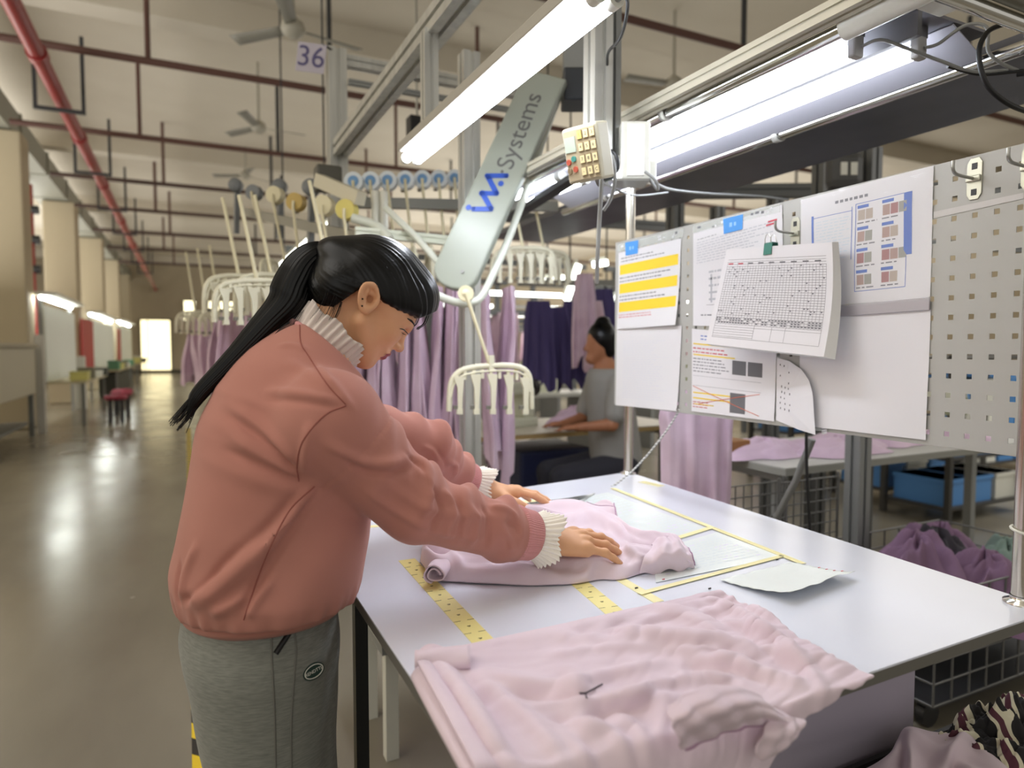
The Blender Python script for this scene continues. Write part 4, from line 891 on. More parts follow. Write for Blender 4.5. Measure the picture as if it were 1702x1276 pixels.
for i, (x, y, D, dm, rod) in enumerate(((462, 326, 3.6, hub_m, V(.10, 0, -1)), (497, 338, 3.35, gold_m, V(.02, 0, -1)), (544, 344, 3.05, hub_m, V(.09, 0, -1)), (581, 351, 2.95, yel_m, V(.05, 0, -1)), (427, 322, 3.95, disc_g, V(.16, -.05, -1)))):
    carrier(PD(x, y, D), ['hanger with a grey cream disc, second of the left hanger line', 'hanger with an ochre disc on the left hanger line', 'hanger with a large cream disc next to the yellow one', 'hanger with a yellow disc, nearest on the left hanger line', 'hanger with a dark grey disc, leftmost of the left hanger line'][i], dm, dirs+RT*.2, rod, V(.5, 1, 0), 'hangers of the left line', length=.40)
for i, (x, y, D) in enumerate(((372, 308, 4.3), (497, 312, 3.5), (445, 310, 4.0))):
    tag(MB().lathe([(0, .03), (.035, .03), (.044, .02), (.044, -.02), (0, -.02)], PD(x+20, y, D), -FW, n=22).bar(PD(x+20, y, D)+FW*.02, PD(x+20, y, D)+V(0, .05, -.3), .03, .03).build('pulley_wheel', disc_g), '%s dark wheel above the left hanger line' % ['leftmost', 'rightmost', 'middle'][i], 'wheel', 'dark wheels of the left line')
def cream_cluster(x, y, D, ux, label, up=.36):
    h = PD(x, y, D); t = thing('comb_hanger', label, 'hanger', h, 'cream comb hangers at the left')
    MB().tube([h+V(-.06, .05, up), h+V(-.03, .02, up*.5), h], .008, 8).build('rod', hub_m, t); comb(t, h, ux, V(0, 0, 0), teeth=6, W=.17, m=cream_plastic)
cream_cluster(428, 470, 2.75, RT*.8+FW*.6, 'front cream comb hanger just left of the ponytail')
cream_cluster(398, 462, 3.0, RT*.55+FW*.8, 'cream comb hanger behind the front one, left of the ponytail')
cream_cluster(452, 460, 2.95, RT*.6+FW*.7, 'cream comb hanger half hidden by the ponytail')
cream_cluster(545, 446, 2.75, RT*.3+FW*.9, 'cream comb hanger seen through the gap beside the hair tie')
cream_cluster(870, 415, 3.5, RT*.9+FW*.2, 'cream comb hanger to the right of the white arm, lower rail')
cream_cluster(905, 420, 3.7, RT*.8+FW*.5, 'farther cream comb hanger to the right of the white arm')
# ---- hanging garments
def hanging(name, w, h, seed, m, flare=1.15, depth=.03, legs=True):
    rr = random.Random(seed); ph_ = [rr.uniform(0, 6) for _ in range(8)]; g = MB(); NA, NV = 72, 34; G = []
    for j in range(NV):
        v = j/(NV-1); row = []
        for i in range(NA+1):
            a = 2*PI*i/NA; ww = w/2*(.72+.28*min(1, v*4))*(1+(flare-1)*v)
            s = math.cos(a); fold = .010*math.sin(s*11+ph_[0]+v*1.2)*(.4+v)+.007*math.sin(s*19+ph_[1]-v*2)*(.3+v)+.006*math.sin(v*9+s*5+ph_[2])
            y = ww*s*(1+.03*math.sin(v*7+ph_[3])); x = depth*(.5+.6*v)*math.sin(a)+fold+.02*math.sin(v*3+ph_[4])
            z = -h*v*(1-.05*(1-abs(s)))-(.05*math.sin(s*3+ph_[5])+.02*math.sin(s*9+ph_[6]))*v**3
            row.append((x, y, z))
        G.append(row)
    g.grid(np.array(G)); return g
gm_ = [hanging('hanging_garment', .34, .88+.06*k, 20+k, lilac_dusk) for k in range(4)]
proto = []
for k, g in enumerate(gm_):
    o = g.build('hanging_garment', lilac_dusk); proto.append(o)
rr = random.Random(9); used = set(); cnt = 0
nth = ['first', 'second', 'third', 'fourth', 'fifth', 'sixth', 'seventh', 'eighth', 'ninth', 'tenth', 'eleventh', 'twelfth']
places = [('behind the face of the woman, %s from the left' % nth[i], 555+18.5*i, 3.28+.02*i, .32) for i in range(12)]
places += [('just right of the post under the white arm', 812, 3.35, .35), ('second right of the post under the white arm', 838, 3.42, .3)]
places += [('left of the ponytail under the cream hangers', 392, 3.1, .45), ('second left of the ponytail under the cream hangers', 425, 3.0, .45), ('hidden mostly by the ponytail', 455, 2.95, .45)]
places += [('in the far group left of the ponytail, leftmost', 318, 5.6, .2), ('in the far group left of the ponytail, second', 332, 5.4, .3), ('in the far group left of the ponytail, third', 347, 5.2, .25), ('in the far group left of the ponytail, fourth', 362, 5.0, .3), ('in the far group left of the ponytail, rightmost', 376, 4.8, .3)]
for i, (w, x, D, rz) in enumerate(places):
    y = 478 if x > 500 else (520 if D < 4 else 530); p = PD(x, y, D); k = i % 4
    o = proto[k] if k not in used else proto[k].copy()
    if k in used: COL.objects.link(o)
    used.add(k); o.location = [float(q) for q in p]; o.rotation_euler.z = -rz+rr.uniform(-.12, .12)+(PI if rr.random() < .4 else 0); o.scale = (1, 1, 1.0 if D < 4 else .55)
    tag(o, 'lilac garment hanging '+w, 'garment', 'lilac garments on the hanger lines')
# far hangers above the far group
for i, (x, D) in enumerate(((325, 5.5), (345, 5.2), (366, 4.95))):
    cream_cluster(x, 520, D, RT*.5+FW*.8, 'far cream comb hanger above the far lilac garments, %s' % ['leftmost', 'middle', 'rightmost'][i], .5)
# ================================================================ the woman at the table
YC = 1.25
def sag(x, y, Y=YC): return PY(x, y, Y)
skin_m = mat('skin', (222, 170, 130), .5, noise=(14, (214, 160, 120), 3), bump=(500, .05, .0005), spec=.4)
lip_m = mat('lips', (150, 62, 72), .4); brow_m = mat('brow_hair', (38, 28, 26), .7); nail_m = mat('nail', (226, 178, 158), .25); eye_m = mat('eye_dark', (24, 18, 18), .25)
hair_m = mat('black_hair', (4, 4, 5), .32, spec=.30)
sweat_m = mat('pink_sweatshirt', (184, 126, 113), .9, noise=(5, (177, 119, 106), 3), bump=(900, .16, .001), sheen=.1)
rib_m = mat('pink_ribbing', (204, 142, 140), .9, sheen=.1)
ruff_m = mat('cream_ruffle', (247, 241, 230), .7); coll_m = mat('white_ruffle', (228, 216, 208), .6, alpha=.93)
pant_m = mat('grey_marl', (136, 138, 130), .95, noise=(160, (112, 114, 108), 4, .3, .7), scale_xyz=(.35, .35, 3.0), sheen=.2)
woman = thing('person', 'woman in pink sweatshirt and grey sweatpants with long black ponytail, bending over the table', 'person', (.12, YC, 0))
# -- head frame: origin between the ear canals
ear0 = sag(611, 500, YC-.07); HO = V(ear0[0], YC, ear0[2]); ph = math.radians(40)
HF = V(math.cos(ph), .02, -math.sin(ph)); HU = V(math.sin(ph), 0, math.cos(ph)); HL = np.cross(HU, HF); HF = np.cross(HL, HU)
HS = 1.03
UA, UM = [-.40, -.070, -.040, -.013, .010, .022, .065, .132, .40], [-.415, -.084, -.051, -.020, .011, .034, .080, .140, .40]
def hl(P):
    q = (P-HO)/HS; f_, u_ = q@HF, q@HU; return np.stack([np.where(f_ > 0, f_/.86, f_), q@HL, np.interp(u_, UA, UM)], 1)
def hw(f, l, u): return HO+HS*(HF*(f*.86 if f > 0 else f)+HL*l+HU*float(np.interp(u, UM, UA)))
def sd_head(P):
    q = hl(P); a = q.copy(); a[:, 1] = np.abs(a[:, 1])
    d = ell(q, (.008, 0, .052), (.099, .075, .088))
    d = smin(d, ell(q, (.055, 0, .02), (.062, .064, .075)), .03)
    d = smin(d, rc(a, (.018, .050, -.040), (.078, .012, -.083), .020, .016), .03)
    d = smin(d, ell(q, (.052, 0, -.045), (.055, .050, .05)), .025)
    d = smin(d, ell(q, (.088, 0, -.084), (.019, .02, .016)), .018)
    d = smin(d, ell(a, (.076, .034, -.018), (.026, .026, .026)), .02)
    d = smin(d, rc(a, (.108, .006, .034), (.094, .042, .032), .010, .009), .018)
    d = smax(d, -ell(a, (.117, .034, .012), (.020, .017, .012)), .014)
    d = smin(d, ell(a, (.089, .034, .010), (.0145, .016, .0125)), .004)
    d = smin(d, rc(q, (.107, 0, .026), (.125, 0, -.016), .0075, .0095), .012)
    d = smin(d, ell(q, (.127, 0, -.020), (.0105, .0105, .0095)), .008)
    d = smin(d, ell(a, (.114, .0125, -.0245), (.0115, .0075, .008)), .007)
    d = smax(d, -ell(a, (.120, .0065, -.031), (.006, .0035, .004)), .003)
    d = smin(d, ell(q, (.099, 0, -.047), (.016, .026, .016)), .015)
    d = smin(d, ell(q, (.1125, 0, -.0465), (.0095, .021, .0058)), .006)
    d = smin(d, ell(q, (.1095, 0, -.0575), (.0095, .018, .0066)), .006)
    d = smax(d, -rc(a, (.1225, 0, -.0518), (.104, .023, -.0535), .0018, .0016), .002)
    # ear
    e = a-V(-.006, .077, .005); s, c = math.sin(-.25), math.cos(-.25)
    e = np.stack([e[:, 0]*c-e[:, 2]*s, e[:, 1]-.25*np.maximum(-e[:, 0], 0), e[:, 0]*s+e[:, 2]*c], 1)
    r = np.sqrt((e[:, 0]/.0195)**2+(e[:, 2]/.033)**2)+1e-9
    disc = np.maximum((r-1)*.019, np.abs(e[:, 1])-.0035)
    rim = np.sqrt(((r-.9)*.019)**2+(e[:, 1]-.004)**2)-.0042
    rim = np.maximum(rim, -(e[:, 2]+.036))
    lobe = ell(e, (.003, .001, -.030), (.0095, .005, .010))
    anti = rc(e, (-.004, .004, -.016), (-.006, .004, .012), .003, .003)
    ear = smin(smin(disc, rim, .004), lobe, .006); ear = smin(ear, anti, .004)
    ear = smax(ear, -ell(e, (.004, .007, -.004), (.0095, .0105, .013)), .003); ear = smax(ear, -ell(e, (.002, .009, .014), (.008, .008, .008)), .003)
    ear = smin(ear, ell(e, (.0165, .0, -.008), (.006, .006, .007)), .004)
    return smin(d, ear, .006)*HS
# -- body joints
neck0 = hw(-.028, 0, -.03); neck1 = V(.215, YC, 1.285)
chest = V(.165, YC, 1.10); waist = V(.125, YC, .96); pelv = V(.105, YC, .83)
shR = sag(548, 705, YC-.165); shL = V(shR[0]-.005, YC+.165, shR[2]-.02)
elR = sag(690, 838, YC-.175); wrR = Pz(905, 893, .935)
elL = sag(712, 742, YC+.215); wrL = PD(800, 806, 1.76)
hdR = nrm(Pz(1040, 903, .893)-wrR); hdL = nrm(PD(897, 824, 1.80)-wrL)
# -- hands: local frame x fingers, y towards the thumb, z back of the hand
def hand_frame(wr, d, side, roll=0.0):
    x = nrm(d); z = V(0, 0, 1)-x*x[2]; z = nrm(z); y = np.cross(z, x)*side
    c, s = math.cos(roll), math.sin(roll); y2 = y*c+z*s; z2 = z*c-y*s
    return wr, x, y2, z2
HR = hand_frame(wrR, hdR, 1, .18); HLf = hand_frame(wrL, hdL, -1, .10)
FING = [  # base(x,y,z), yaw, lengths, radii, bends(down)
    ((.088, .029, .003), .20, (.040, .024, .021), (.0092, .0082, .0072, .006), (.05, .22, .12)),
    ((.093, .009, .006), .06, (.044, .028, .022), (.0094, .0084, .0074, .006), (.05, .20, .10)),
    ((.089, -.012, .004), -.09, (.040, .026, .021), (.0090, .0080, .0071, .0058), (.08, .20, .10)),
    ((.080, -.031, -.001), -.28, (.032, .020, .018), (.0082, .0072, .0064, .0052), (.10, .20, .10))]
def finger_joints(F):
    b, yaw, L, R, bend = F; p = np.array(b); pts = [p]; th = -.02
    for l, bd in zip(L, bend):
        th -= bd; d = V(math.cos(th)*math.cos(yaw), math.cos(th)*math.sin(yaw), math.sin(th)); p = p+d*l; pts.append(p)
    return pts, R
FJ = [finger_joints(F) for F in FING]
TH = [V(.026, .022, -.008), V(.055, .050, -.016), V(.082, .058, -.022), V(.104, .060, -.026)]
def sd_hand(P, fr, sc=1.08):
    o, x, y, z = fr; q = (P-o)/sc; q = np.stack([q@x, q@y, q@z], 1)
    d = rc(q*V(1, .8, 1.25), V(-.05, 0, 0), V(.012, 0, 0), .0245, .0235)
    for (b, yaw, L, R, bend) in FING:
        d = smin(d, rc(q, V(.012, b[1]*.55, -.004), V(b[0]-.004, b[1], b[2]-.006), .0165, .0118), .014)
    d = smin(d, ell(q, (.04, .0, -.008), (.042, .034, .013)), .012)
    d = smin(d, ell(q, (.038, .026, -.014), (.030, .015, .013)), .012)
    fd = None
    for pts, R in FJ:
        g = rc(q, pts[0]-V(.012, 0, 0), pts[1], R[0], R[1]); g = smin(g, rc(q, pts[1], pts[2], R[1]*1.03, R[2]), .003); g = smin(g, rc(q, pts[2], pts[3], R[2]*1.03, R[3]), .003)
        g = smin(g, ell(q, pts[1]+V(0, 0, .0012), (.0085, R[1]*1.02, R[1])), .004)
        fd = g if fd is None else np.minimum(fd, g)
    g = rc(q, TH[0], TH[1], .0135, .0105); g = smin(g, rc(q, TH[1], TH[2], .0108, .0092), .003); g = smin(g, rc(q, TH[2], TH[3], .0094, .0070), .003)
    d = smin(d, fd, .0045); d = smin(d, g, .010)
    for (b, *_r) in FING:  # knuckles
        d = smin(d, ell(q, (b[0]-.004, b[1], b[2]+.005), (.010, .0075, .006)), .006)
    return d*sc
def sd_body(P):
    sc = V(1, .72, 1); Q = P.copy(); Q[:, 1] = (P[:, 1]-YC)*.72; k = lambda v: V(v[0], 0, v[2])
    d = rc(Q, k(pelv), k(waist), .105, .100); d = smin(d, rc(Q, k(waist), k(chest), .100, .112), .05); d = smin(d, rc(Q, k(chest), k(neck1)-V(.01, 0, .03), .112, .07), .05)
    d = smin(d, rc(P, neck1-V(.01, 0, .02), neck0, .052, .047), .03)
    d = smin(d, rc(P, hw(-.02, 0, -.02), hw(.035, 0, -.055), .045, .035), .03)
    for sh, el, wr, fr in ((shR, elR, wrR, HR), (shL, elL, wrL, HLf)):
        d = smin(d, rc(P, V(chest[0]+.02, (YC*.4+sh[1]*.6), sh[2]-.01), sh, .06, .05), .04)
        d = smin(d, smin(rc(P, sh, el, .047, .037), rc(P, el, wr-fr[1]*.02, .037, .025), .01), .02)
    for s in (-1, 1):
        hip = V(.115, YC+s*.06, .78); kn = V(.13, YC+s*.09, .44); an = V(.105, YC+s*.095, .08); toe = V(.27, YC+s*.11, .04)
        d = smin(d, smin(smin(rc(P, hip, kn, .075, .055), rc(P, kn, an, .055, .038), .02), rc(P, an-V(0, 0, .03), toe, .042, .03), .02), .03)
    m = np.linalg.norm(P-hw(.01, 0, .02), axis=1)
    near = m < .26
    if near.any(): d[near] = smin(d[near], sd_head(P[near]), .012)
    for fr in (HR, HLf):
        n = np.linalg.norm(P-(fr[0]+fr[1]*.07), axis=1) < .2
        if n.any(): d[n] = smin(d[n], sd_hand(P[n], fr), .006)
    return d
v, f = surface_nets(sd_body, (-.12, .85, 0), (1.02, 1.90, 1.56), .0026, bs=20)
v = smooth_mesh(v, f, 1, .35)
fc = v[f].mean(1); q = hl(fc); a1 = np.abs(q[:, 1]); mi = np.zeros(len(f), int)
lipz = (q[:, 0] > .098) & (a1 < .022-.15*np.abs(q[:, 2]+.052)) & (q[:, 2] > -.0655) & (q[:, 2] < -.0405+.0*a1); mi[lipz] = 1
bc = .0375+.06*(a1-.012)*(a1 < .034)-.25*np.maximum(a1-.040, 0); br = (q[:, 0] > .07) & (a1 > .010) & (a1 < .054) & (np.abs(q[:, 2]-bc) < .0034-.03*np.maximum(a1-.03, 0)); pass
ec = .0065-1.6*(a1-.034)**2*10; es = (q[:, 0] > .085) & (a1 > .017) & (a1 < .054) & (np.abs(q[:, 2]-(.006+10*(a1-.034)**2)) < .0030); pass
for fr in (HR, HLf):
    o, x, y, z = fr; hq = (fc-o)/1.08; hq = np.stack([hq@x, hq@y, hq@z], 1)
    nn = mnormals(v, f)[f].mean(1)@z
    for pts, R in FJ:
        dd = pts[3]-pts[2]; L = np.linalg.norm(dd); t = (hq-pts[2])@(dd/L); w = np.cross(dd/L, V(0, 0, 1)); lat = np.abs((hq-pts[2])@nrm(w))
        mi[(t > L*.5) & (t < L+.0045) & (lat < R[3]*.78) & (nn > .55) & (np.linalg.norm(hq-pts[3], axis=1) < .016)] = 4
npmesh('body', v, f, [skin_m, lip_m, brow_m, eye_m, nail_m], woman, mi=mi)
_bt = tree_of(v, f)
def on_face(px, r, name, m, lift=.0006):
    pts = []
    for x, y in spline([(a, b, 0) for a, b in px], 16)[:, :2]:
        h = _bt.ray_cast(Vector(CAM0), Vector(nrm(ray(x, y))), 3)
        if h[0] is not None: pts.append(np.array(h[0])+np.array(h[1])*lift)
    if len(pts) > 3: MB().tube(pts, list(np.interp(np.linspace(0, 1, len(pts)), [0, .4, 1], [r*.45, r, r*.5])), 8).build(name, m, woman)
on_face([(677, 529), (684, 534), (688, 540), (690, 547)], .0021, 'eyebrow', brow_m)
on_face([(664, 546), (669, 547), (674, 550), (678, 555)], .0013, 'eyelash', eye_m)
on_face([(667, 552), (671, 555), (675, 556)], .0006, 'eyelash', eye_m)
# ear studs
for (ff, uu) in ((-.006, -.024), (-.013, -.012)):
    p = hw(ff, -.0855, uu); bpy_o = MB().lathe([(0, -.0018), (.0016, -.001), (.0016, .001), (0, .0018)], p, HL, n=10).build('ear_stud', mat('stud', (40, 36, 36), .3, .8), woman)
# -- hair
tie = sag(551, 424)
def hair_region(q):
    f_, l_, u_ = q[:, 0], np.abs(q[:, 1]), q[:, 2]
    front = .020+(f_-.02)*.40+np.maximum(0, f_-.105)*1.1; back = -.078+(f_+.06)*.9
    line = np.where(f_ > .02, front, np.where(f_ > -.02, .020, back))
    line = np.where((f_ > -.035) & (f_ <= .02), np.interp(f_, [-.035, -.018, .02], [-.050, .036, .020]), line)
    return line-u_
def sd_hair(P):
    q = hl(P)
    d = ell(q, (.014, 0, .050), (.114, .083, .095))
    d = smin(d, ell(q, (.082, 0, .082), (.057, .068, .050)), .03)
    d = smin(d, ell(q, (.094, 0, .062), (.043, .066, .030)), .02)
    d = smin(d, ell(q, (-.085, 0, .045), (.035, .035, .035)), .03)
    d = smin(d, ell(q, (-.045, 0, -.012), (.058, .068, .062)), .03)
    # combed strands run back towards the tie
    tq = hl(tie[None])[0]; r = q-tq; ang = np.arctan2(r[:, 1]*1.3, np.abs(r[:, 2]+.02)+.05*0+np.abs(r[:, 0])*.6)
    fade = np.clip((np.linalg.norm(r, axis=1)-.05)/.08, 0, 1)
    d = d+fade*(.0008*np.sin(ang*64+2*np.sin(ang*23))+.0003*np.sin(ang*120))
    return smax(d, hair_region(q)+.0012*np.sin(q[:, 0]*420), .004)*HS
v, f = surface_nets(sd_hair, HO-.24, HO+.24, .0022, bs=16)
npmesh('hair', v, f, hair_m, woman)
# loose strands at the nape and temple
g = MB(); rr = random.Random(2)
for i in range(30):
    s_ = -1 if i % 3 else 1; f0 = rr.uniform(-.055, -.020); g.tube(spline([hw(f0-.012, s_*.068, -.040), hw(f0-.002, s_*.060, -.062-.01*rr.random()), hw(f0+.008*rr.random(), s_*.050, -.085-.02*rr.random())], 8), [.0006, .0006, .0005, .0005, .0004, .0003, .0002, .0001], 4)
for i in range(16):
    l = rr.uniform(-.055, .055); g.tube(spline([hw(.118, l, .075), hw(.124, l, .056), hw(.119, l, .042-.01*rr.random())], 7), .0006, 4)
g.build('hair_strands', hair_m, woman)
# ponytail
pp = spline([tie, sag(531, 421), sag(508, 439), sag(490, 471), sag(476, 503), sag(443, 538), sag(401, 582), sag(366, 618), sag(333, 652), sag(312, 684)], 90)
wid = np.interp(np.linspace(0, 1, 90), [0, .07, .15, .28, .40, .52, .68, .8, .92, 1], [.012, .017, .024, .032, .034, .025, .017, .0145, .012, .004]); N = 120; G = []
for i in range(90):
    t = nrm(pp[min(i+1, 89)]-pp[max(i-1, 0)]); yv = V(0, 1, 0); n_ = np.cross(t, yv); ring = []
    for k in range(N):
        a = 2*PI*k/N; r = 1+.05*math.sin(k*2.9)+.04*math.sin(k*7.7+i*.02)+.03*math.sin(k*1.3)
        ring.append(pp[i]+(n_*math.cos(a)*wid[i]+yv*math.sin(a)*(wid[i]*.62+.004))*r)
    G.append(ring+[ring[0]])
pt = MB().grid(np.array(G)).build('ponytail', hair_m, woman)
g = MB()
for i in range(70):   # wispy tip and flyaway strands
    a = rr.uniform(0, 2*PI); k = rr.randrange(35, 80); t = nrm(pp[k]-pp[k-2]); n_ = np.cross(t, V(0, 1, 0)); off = (n_*math.cos(a)*1.02+V(0, 1, 0)*math.sin(a)*.65)
    L = [pp[j]+off*wid[j]*(1 if j < 86 else 1.4) for j in range(k, 90, 6)]; L.append(pp[89]+off*.010+t*rr.uniform(.0, .035)); g.tube(L, .0007, 4)
for i in range(10): L = [sag(505-4*i, 515+3*i, YC-.03), sag(470-5*i, 572+2*i, YC-.04), sag(430-6*i, 610+3*i, YC-.035)]; g.tube(spline(L, 10), .0006, 4)
g.build('ponytail_wisps', hair_m, woman)
tt = nrm(pp[4]-pp[0]); MB().lathe([(.017, -.006), (.020, -.003), (.020, .003), (.017, .006)], tie+tt*.004, tt, n=24).build('hair_tie', mat('tie_brown', (120, 92, 78), .5), woman)
# -- sweatshirt
hemz = .845
CN = V(.228, YC, 1.309); CAX = nrm(V(.70, 0, .71))
def sd_sweater(P):
    k = lambda v: V(v[0], 0, v[2]); Q = P.copy(); Q[:, 1] = (P[:, 1]-YC)*.80
    T = [(V(.118, 0, .825), .138), (V(.126, 0, .895), .157), (V(.143, 0, .98), .155), (V(.155, 0, 1.06), .152), (V(.165, 0, 1.13), .150), (V(.178, 0, 1.19), .132), (V(.196, 0, 1.245), .098), (V(.212, 0, 1.275), .076)]
    d = None
    for (a, ra), (b, rb) in zip(T[:-1], T[1:]):
        g = rc(Q, a, b, ra, rb); d = g if d is None else smin(d, g, .02)
    # gathers pulled in at the hem
    ang = np.arctan2(P[:, 1]-YC, P[:, 0]-.12); hz_ = np.clip((.90-P[:, 2])/.07, 0, 1)
    d = d+hz_*(.006+.0045*np.sin(ang*21+1.5*np.sin(ang*5))+.003*np.sin(ang*37))
    # long drag folds on the near side, from armpit down to the back hem
    u = (P[:, 0]-.05)*.62-(P[:, 2]-.98)*.55; near = np.clip((YC-P[:, 1])/.12, 0, 1)*np.clip((1.12-P[:, 2])/.15, 0, 1)
    d = d+near*(.0055*np.sin(u*42)*np.exp(-((u-.05)/.10)**2)+.003*np.sin(u*75+P[:, 2]*9)*np.exp(-((u+.02)/.08)**2))
    w = (P[:, 2]-1.14)+(P[:, 0]-.15)*.35; d = d-np.clip((YC-P[:, 1])/.12, 0, 1)*(.0045*np.exp(-(w/.012)**2)+.0035*np.exp(-((w-.055)/.011)**2)+.004*np.exp(-((w+.06)/.014)**2))*np.exp(-((P[:, 0]-.12)/.10)**2)
    for sh, el, wr, ff, sg in ((shR, elR, wrR, HR, 1), (shL, elL, wrL, HLf, -1)):
        cuff = wr-ff[1]*.058
        base = V(.19, YC*.45+sh[1]*.55, sh[2]-.015)
        g = rc(P, base, sh, .094, .084); g2 = rc(P, sh, el, .080, .062); g3 = rc(P, el, cuff, .060, .050)
        s = smin(smin(g, g2, .03), g3, .02)
        ax = nrm(wr-el); t = (P-el)@ax; L = np.linalg.norm(wr-el); rel = P-el-t[:, None]*ax; up_ = rel[:, 2]; side = rel@nrm(np.cross(ax, V(0, 0, 1)))
        wv = np.clip((t+.16)/.12, 0, 1)*np.clip((L-.05-t)/.05, 0, 1)
        s = s-wv*(.0065*np.sin(t*74+side*26+1.2*np.sin(side*18)+.6)*np.clip(.55+up_*9, .12, 1)+.0028*np.sin(t*150-side*40)*np.clip(.4+up_*8, .1, 1))
        s = s-.008*np.exp(-((t-(L-.098))/.020)**2)   # blouson over the cuff
        s = np.maximum(s, t-(L-.062))
        d = smin(d, s, .022)
    # raised seam where the sleeve is set in
    for sh, el in ((shR, elR),):
        ax = nrm(el-sh); t = (P-sh)@ax; rel = np.linalg.norm(P-sh-t[:, None]*ax, axis=1)
        d = d+np.where(rel < .2, .0022*np.exp(-((t-.055)/.0025)**2)-.0016*np.exp(-((t-.062)/.004)**2), 0)*np.clip((YC-.08-P[:, 1])/.03, 0, 1)
    hem = hemz-P[:, 2]+.12*np.clip(P[:, 1]-YC, -.2, .2)*-1*.9
    d = smax(d, hem, .006)
    # neck opening
    tn = (P-CN)@CAX
    d = smax(d, np.minimum(tn+.004, .115-np.linalg.norm(P-CN, axis=1)), .004)
    return d
v, f = surface_nets(sd_sweater, (-.12, .92, .78), (.85, 1.75, 1.42), .004, bs=14, slack=2.0)
v = smooth_mesh(v, f, 2, .4)
folds = [([(522, 806), (475, 868), (420, 930), (362, 984), (318, 1008)], .011, .010), ([(532, 815), (492, 868), (455, 925), (418, 985), (400, 1022)], .008, -.007), ([(500, 812), (450, 872), (400, 915), (352, 955)], .009, -.006),
         ([(436, 888), (385, 944), (338, 982), (312, 996)], .010, .007), ([(372, 940), (345, 968), (318, 990), (300, 1000)], .007, -.006), ([(420, 985), (385, 1005), (350, 1022)], .009, .006), ([(455, 960), (425, 1000), (412, 1028)], .008, .005), ([(330, 900), (310, 950), (300, 1000)], .009, .005), ([(300, 930), (292, 980), (300, 1010)], .006, -.005),
         ([(372, 668), (430, 705), (470, 742), (494, 772)], .010, .006), ([(382, 692), (430, 726), (470, 758), (495, 786)], .006, -.005), ([(380, 724), (430, 752), (470, 775), (498, 792)], .010, .006), ([(370, 745), (420, 768), (470, 786), (500, 800)], .006, -.004),
         ([(437, 650), (500, 655), (566, 668)], .009, .005), ([(440, 664), (505, 668), (566, 678)], .006, -.003), ([(462, 574), (490, 574), (512, 582)], .006, .003), ([(520, 600), (550, 634), (588, 680)], .007, .004), ([(470, 600), (520, 622), (560, 650)], .012, .004),
         ([(540, 735), (590, 762), (640, 770), (684, 758)], .009, .007), ([(560, 752), (605, 780), (655, 786), (690, 775)], .006, -.005), ([(672, 752), (700, 776), (712, 812)], .006, -.006), ([(690, 770), (716, 812), (700, 862)], .008, .006), ([(712, 800), (732, 840), (712, 884)], .006, -.005), ([(735, 812), (752, 845), (738, 892)], .008, .006), ([(756, 822), (768, 860), (756, 902)], .006, -.005), ([(778, 838), (792, 868), (782, 908)], .008, .005), ([(800, 838), (812, 872), (806, 912)], .006, -.004),
         ([(640, 800), (700, 840), (760, 856), (830, 858)], .008, .004), ([(600, 810), (660, 850), (720, 880), (800, 895)], .008, .004), ([(812, 842), (842, 846), (862, 864)], .007, .005), ([(838, 868), (856, 872), (864, 890)], .005, -.004), ([(835, 880), (848, 900), (852, 916)], .006, .005), ([(520, 700), (510, 745), (508, 790)], .010, .005),
         ([(702, 742), (722, 752), (730, 770)], .006, .005), ([(722, 745), (738, 765), (742, 780)], .005, -.004), ([(745, 765), (758, 775), (756, 792)], .006, .005)]
v = emboss(v, mnormals(v, f), tree_of(v, f), folds, 1.25)
sw = npmesh('sweatshirt', v, f, sweat_m, woman)
# hem band
g = MB(); hem_r = []
for k in range(120):
    a = 2*PI*k/120; hem_r.append(a)
G = np.array([[V(.120+.132*math.cos(a)*s, YC+.132/.80*math.sin(a)*s, hemz-.108*np.clip(.132/.8*math.sin(a), -.2, .2)+dz) for (s, dz) in ((1.0, .018), (1.035, .006), (1.03, -.008), (.98, -.018), (.93, -.016))] for a in np.linspace(0, 2*PI, 120)])
MB().grid(G).build('hem_band', sweat_m, sw)
# seam lines (side panel and shoulder) as fine cords lying on the cloth
bvh = BVHTree.FromPolygons([tuple(p) for p in v], [tuple(map(int, q_)) for q_ in f])
def seam(px, name='seam', r=.0011, m=None, par=None, n=40, lift=.0003):
    pts = []
    for x, y in spline([(a, b, 0) for a, b in px], n)[:, :2]:
        d = ray(x, y); h = bvh.ray_cast(Vector(CAM0), Vector(nrm(d)), 3)
        if h[0] is not None: pts.append(np.array(h[0])+np.array(h[1])*lift)
    if len(pts) > 3: MB().tube(pts, r, 6).build(name, m or mat('seam_shadow', (150, 88, 78), .9), par or sw)  # seam cords are a darker pink than the cloth
seam([(498, 540), (500, 570), (512, 590), (545, 640), (575, 672)])
seam([(575, 674), (540, 690), (505, 730), (494, 770), (497, 800)])
seam([(523, 808), (480, 850), (440, 930), (415, 1000), (405, 1030)])
